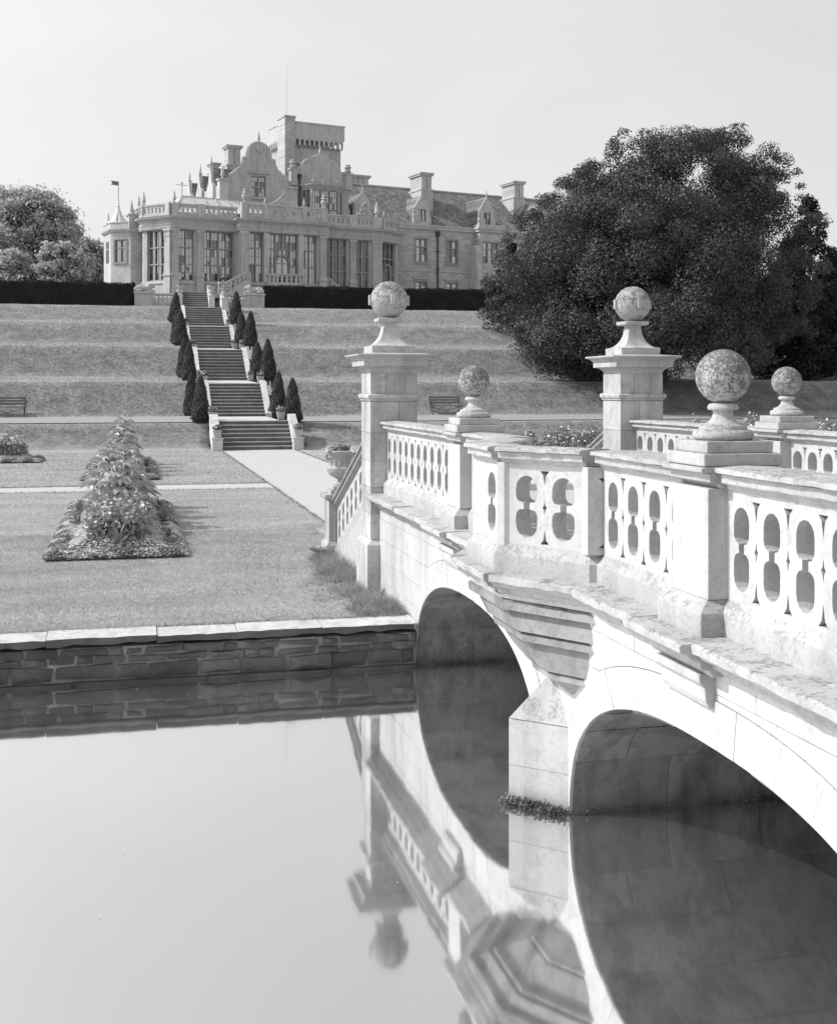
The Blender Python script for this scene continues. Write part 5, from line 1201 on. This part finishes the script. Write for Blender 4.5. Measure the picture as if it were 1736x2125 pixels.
# cottage glimpsed at the far right
p = at(1760, 600, 130); cot = thing('cottage', 'pale cottage with a slate roof glimpsed past the conifers at far right', 'house', (p[0], p[1], 9.6))
MB().box(-3, 3, -2.5, 2.5, 0, 2.6).build('wall', M['house_pale'], cot, world=False)
MB().add([(-3.3,-2.8,2.6),(3.3,-2.8,2.6),(3.3,2.8,2.6),(-3.3,2.8,2.6),(-3.3,0,4.6),(3.3,0,4.6)], [(0,1,5,4),(2,3,4,5),(0,4,3),(1,5,2)]).build('roof', M['lead'], cot, world=False)
MB().box(-2.2, -1.4, -2.54, -2.49, .9, 2.0).build('window', M['glass'], cot, world=False)
MB().box(-.2, .5, -2.54, -2.49, .05, 2.0).build('door', M['wood'], cot, world=False)
# shrubs on the right-hand lawn
for i, (px, py, d, rad, lb) in enumerate(((1098,897,47,.28,'small pale flowering shrub nearest the stone steps'),(1148,896,46,.48,'rounded flowering shrub beside the small pale one'),(1168,892,45,.45,'rounded flowering shrub, second of a close pair'),(1210,897,44,.45,'rounded flowering shrub just left of the right gate pier'),(1228,892,45,.42,'taller flowering shrub just left of the right gate pier'),(1557,870,42,.42,'upright leafy shrub between the right gate pier and ball finial'),(1443,873,42,.25,'tiny sprig of a shrub right of the right gate pier'),(1712,882,40,1.0,'broad leafy shrub right of the far ball finial'),(1745,880,41,.9,'broad leafy shrub at the right edge of the lawn'))):
    p = at(px, py, d); t = thing('flowering_shrub', lb, 'shrub', (p[0], p[1], 0)); h = p[2]
    r = np.random.default_rng(200+i); n = int(1500*max(rad, .35)); a = r.normal(size=(n, 3)); a /= np.linalg.norm(a, axis=1)[:, None]; rr = (.5+.5*r.random(n)**.5)[:, None]
    P = a*rr*np.array([rad, rad, h*.55])*(1+.15*r.normal(size=(n, 1)))+np.array([0, 0, h*.55]); P[:, 2] = np.abs(P[:, 2])
    link('foliage', leaf_mesh('foliage', P, .055, a, 1.1, .6, r), M['flowerleaf'], t, False)
    kk = r.choice(n, n//6); link('blossom', leaf_mesh('blossom', P[kk]*1.03, .045, a[kk], .8, .8, r), M['petal'], t, False)
    for q in range(4): MB().tube([(0,0,-.05),(.1*math.cos(q*1.6),.1*math.sin(q*1.6),h*.7)], .012, 5).build('stem', M['bark'], t, world=False)

# ------------------------------------------------------------ grass as real blades
def scatter(n, x0, x1, y0, y1, ok=None, r=rng):
    x = r.uniform(x0, x1, n); y = r.uniform(y0, y1, n); k = np.ones(n, bool)
    if ok is not None: k = ok(x, y)
    x, y = x[k], y[k]; return np.stack([x, y, ground_z(x, y)], 1)
onlawn = lambda x, y: ~((x > 3.6) & (x < 6.65) & (y > 18.4)) & ~((x > 3.0) & (x < 6.95) & (y < 18.6)) & ~((y > 30.85) & (y < 32.55) & ((x < 3.65) | (x > 6.6))) & ~((x > -1.3) & (x < .9) & (y > 18.6) & (y < 27.4)) & ~((x > 2.95) & (x < 3.55) & (y < 19.3))
def grass(name, B, h, w, mat, label, lean=.6):
    o = link(name, blade_mesh(name, B, np.full(len(B), h), w, lean), M[mat]); o['kind'] = 'stuff'; o['label'] = label; o['category'] = 'grass'; return o
B = np.concatenate([scatter(150000, -3.6, 3.3, 13.24, 22, onlawn), scatter(70000, -4.5, 3.7, 22, 31, onlawn)])
grass('lawn_grass', B, .026, .007, 'blade', 'short mown grass of the lawn by the river wall', .9)
B = np.concatenate([scatter(60000, -6, 3.7, 31, 53, onlawn), scatter(30000, 6.6, 26, 24, 54, onlawn)])
grass('lawn_grass', B, .03, .02, 'blade', 'short mown grass of the farther lawn', .9)
def kk(x, y):
    steep = (ground_z(x, y+.3)-ground_z(x, y-.3))/.6
    return ~((x > 3.2) & (x < 7.1)) & ~((y > 53.0) & (y < 57.3)) & ((steep > .2) | (rng.random(len(x)) < .12))
B = np.concatenate([scatter(130000, -10, 24, 52, 72, kk), scatter(90000, -11, 26, 72, 91, kk), scatter(14000, 24, 62, 52, 80, kk)])
grass('bank_grass', B, .07, .03, 'bankblade', 'tussocky grass on the terraced banks beside the steps', .8)
# rank grass against the bridge wall, round the pier foot and along the edges
ncl = 420; cx_ = 3.06-np.abs(rng.normal(size=ncl))*.34; cy_ = rng.uniform(13.25, 18.5, ncl); ch_ = rng.uniform(.05, .15, ncl)*np.clip(1.15-(3.06-cx_)*.9, .35, 1.1)
kq = ((np.abs(cy_-15.26) > .4) | (cx_ < 2.86)) & (cx_ > 3.06-np.interp(cy_, [13.2, 14.5, 15.3, 16.5, 18.6], [.45, .85, 1.05, .6, .3])); cx_, cy_, ch_ = cx_[kq], cy_[kq], ch_[kq]
idx = rng.integers(0, len(cx_), 9500); B = np.stack([cx_[idx]+rng.normal(size=9500)*.045, cy_[idx]+rng.normal(size=9500)*.045, np.zeros(9500)], 1); kq = (B[:, 0] < 3.07) & ((np.abs(B[:, 1]-15.26) > .37) | (B[:, 0] < 2.9)); B = B[kq]; hh = ch_[idx][kq]
o = link('rank_grass', blade_mesh('rank_grass', B, hh, .009, .75), M['longgrass']); o['kind'] = 'stuff'; o['label'] = 'rank long grass growing against the foot of the bridge'; o['category'] = 'grass'
e = [scatter(2600, -4.5, 3.06, 13.2, 13.27), scatter(2500, -6, 3.65, 32.5, 32.56), scatter(2500, 3.58, 3.66, 19, 50), scatter(2500, 6.59, 6.68, 19, 50), scatter(1500, -6, 3.65, 30.84, 30.9)]
grass('edge_grass', np.concatenate(e), .05, .012, 'longgrass', 'fringe of grass along the coping and path edges', .6)
wd = thing('dock_weed', 'broad-leaved weed at the foot of the urn pedestal', 'weed', (2.85, 18.45, 0))
for i in range(16):
    a = i*2.4; d = Vector((math.cos(a), math.sin(a), .7)); s = Vector((-math.sin(a), math.cos(a), 0))*.045; MB().add([Vector(), d*.1-s, d*.2+Vector((0,0,-.03)), d*.1+s], [(0,1,2,3)]).build('leaf', M['flowerleaf'], wd, world=False)
# moss and cress at the waterline, leaves drifting on the river
def fringe(pts, n, spread, seed):
    r = np.random.default_rng(seed); P = []
    for (a, b) in zip(pts, pts[1:]):
        t = r.random(n)[:, None]; P.append(np.array(a)*(1-t)+np.array(b)*t+r.normal(size=(n, 3))*np.array([spread, spread, .018]))
    return np.concatenate(P)
P = np.concatenate([fringe([(XC-1.93, PC-.37, -.455), (XC-2.27, PC, -.455), (XC-1.93, PC+.37, -.455)], 1100, .02, 3), fringe([(XC-1.9, PC-.36, -.46), (XC+.2, PC-.37, -.465)], 700, .014, 4), fringe([(XC-1.7, A1[0]+2.03, -.46), (XC-.9, A1[0]+2.03, -.46)], 150, .015, 5)])
o = link('waterline_moss', leaf_mesh('waterline_moss', P, .015, None, 1, .4), M['weed']); o['kind'] = 'stuff'; o['label'] = 'dark moss and cress fringing the bridge pier at the waterline'; o['category'] = 'moss'
r = np.random.default_rng(8); n = 75; P = np.stack([r.uniform(-3, 4, n), 12.75-6.5*r.random(n)**3, np.full(n, -.474)], 1)
o = link('drifting_leaves', leaf_mesh('drifting_leaves', P, r.uniform(.005, .014, n), np.tile([0, 0, 9.], (n, 1)), .5, .3, r), M['pot']); o['kind'] = 'stuff'; o['label'] = 'pale leaves and petals drifting on the river'; o['category'] = 'leaves'
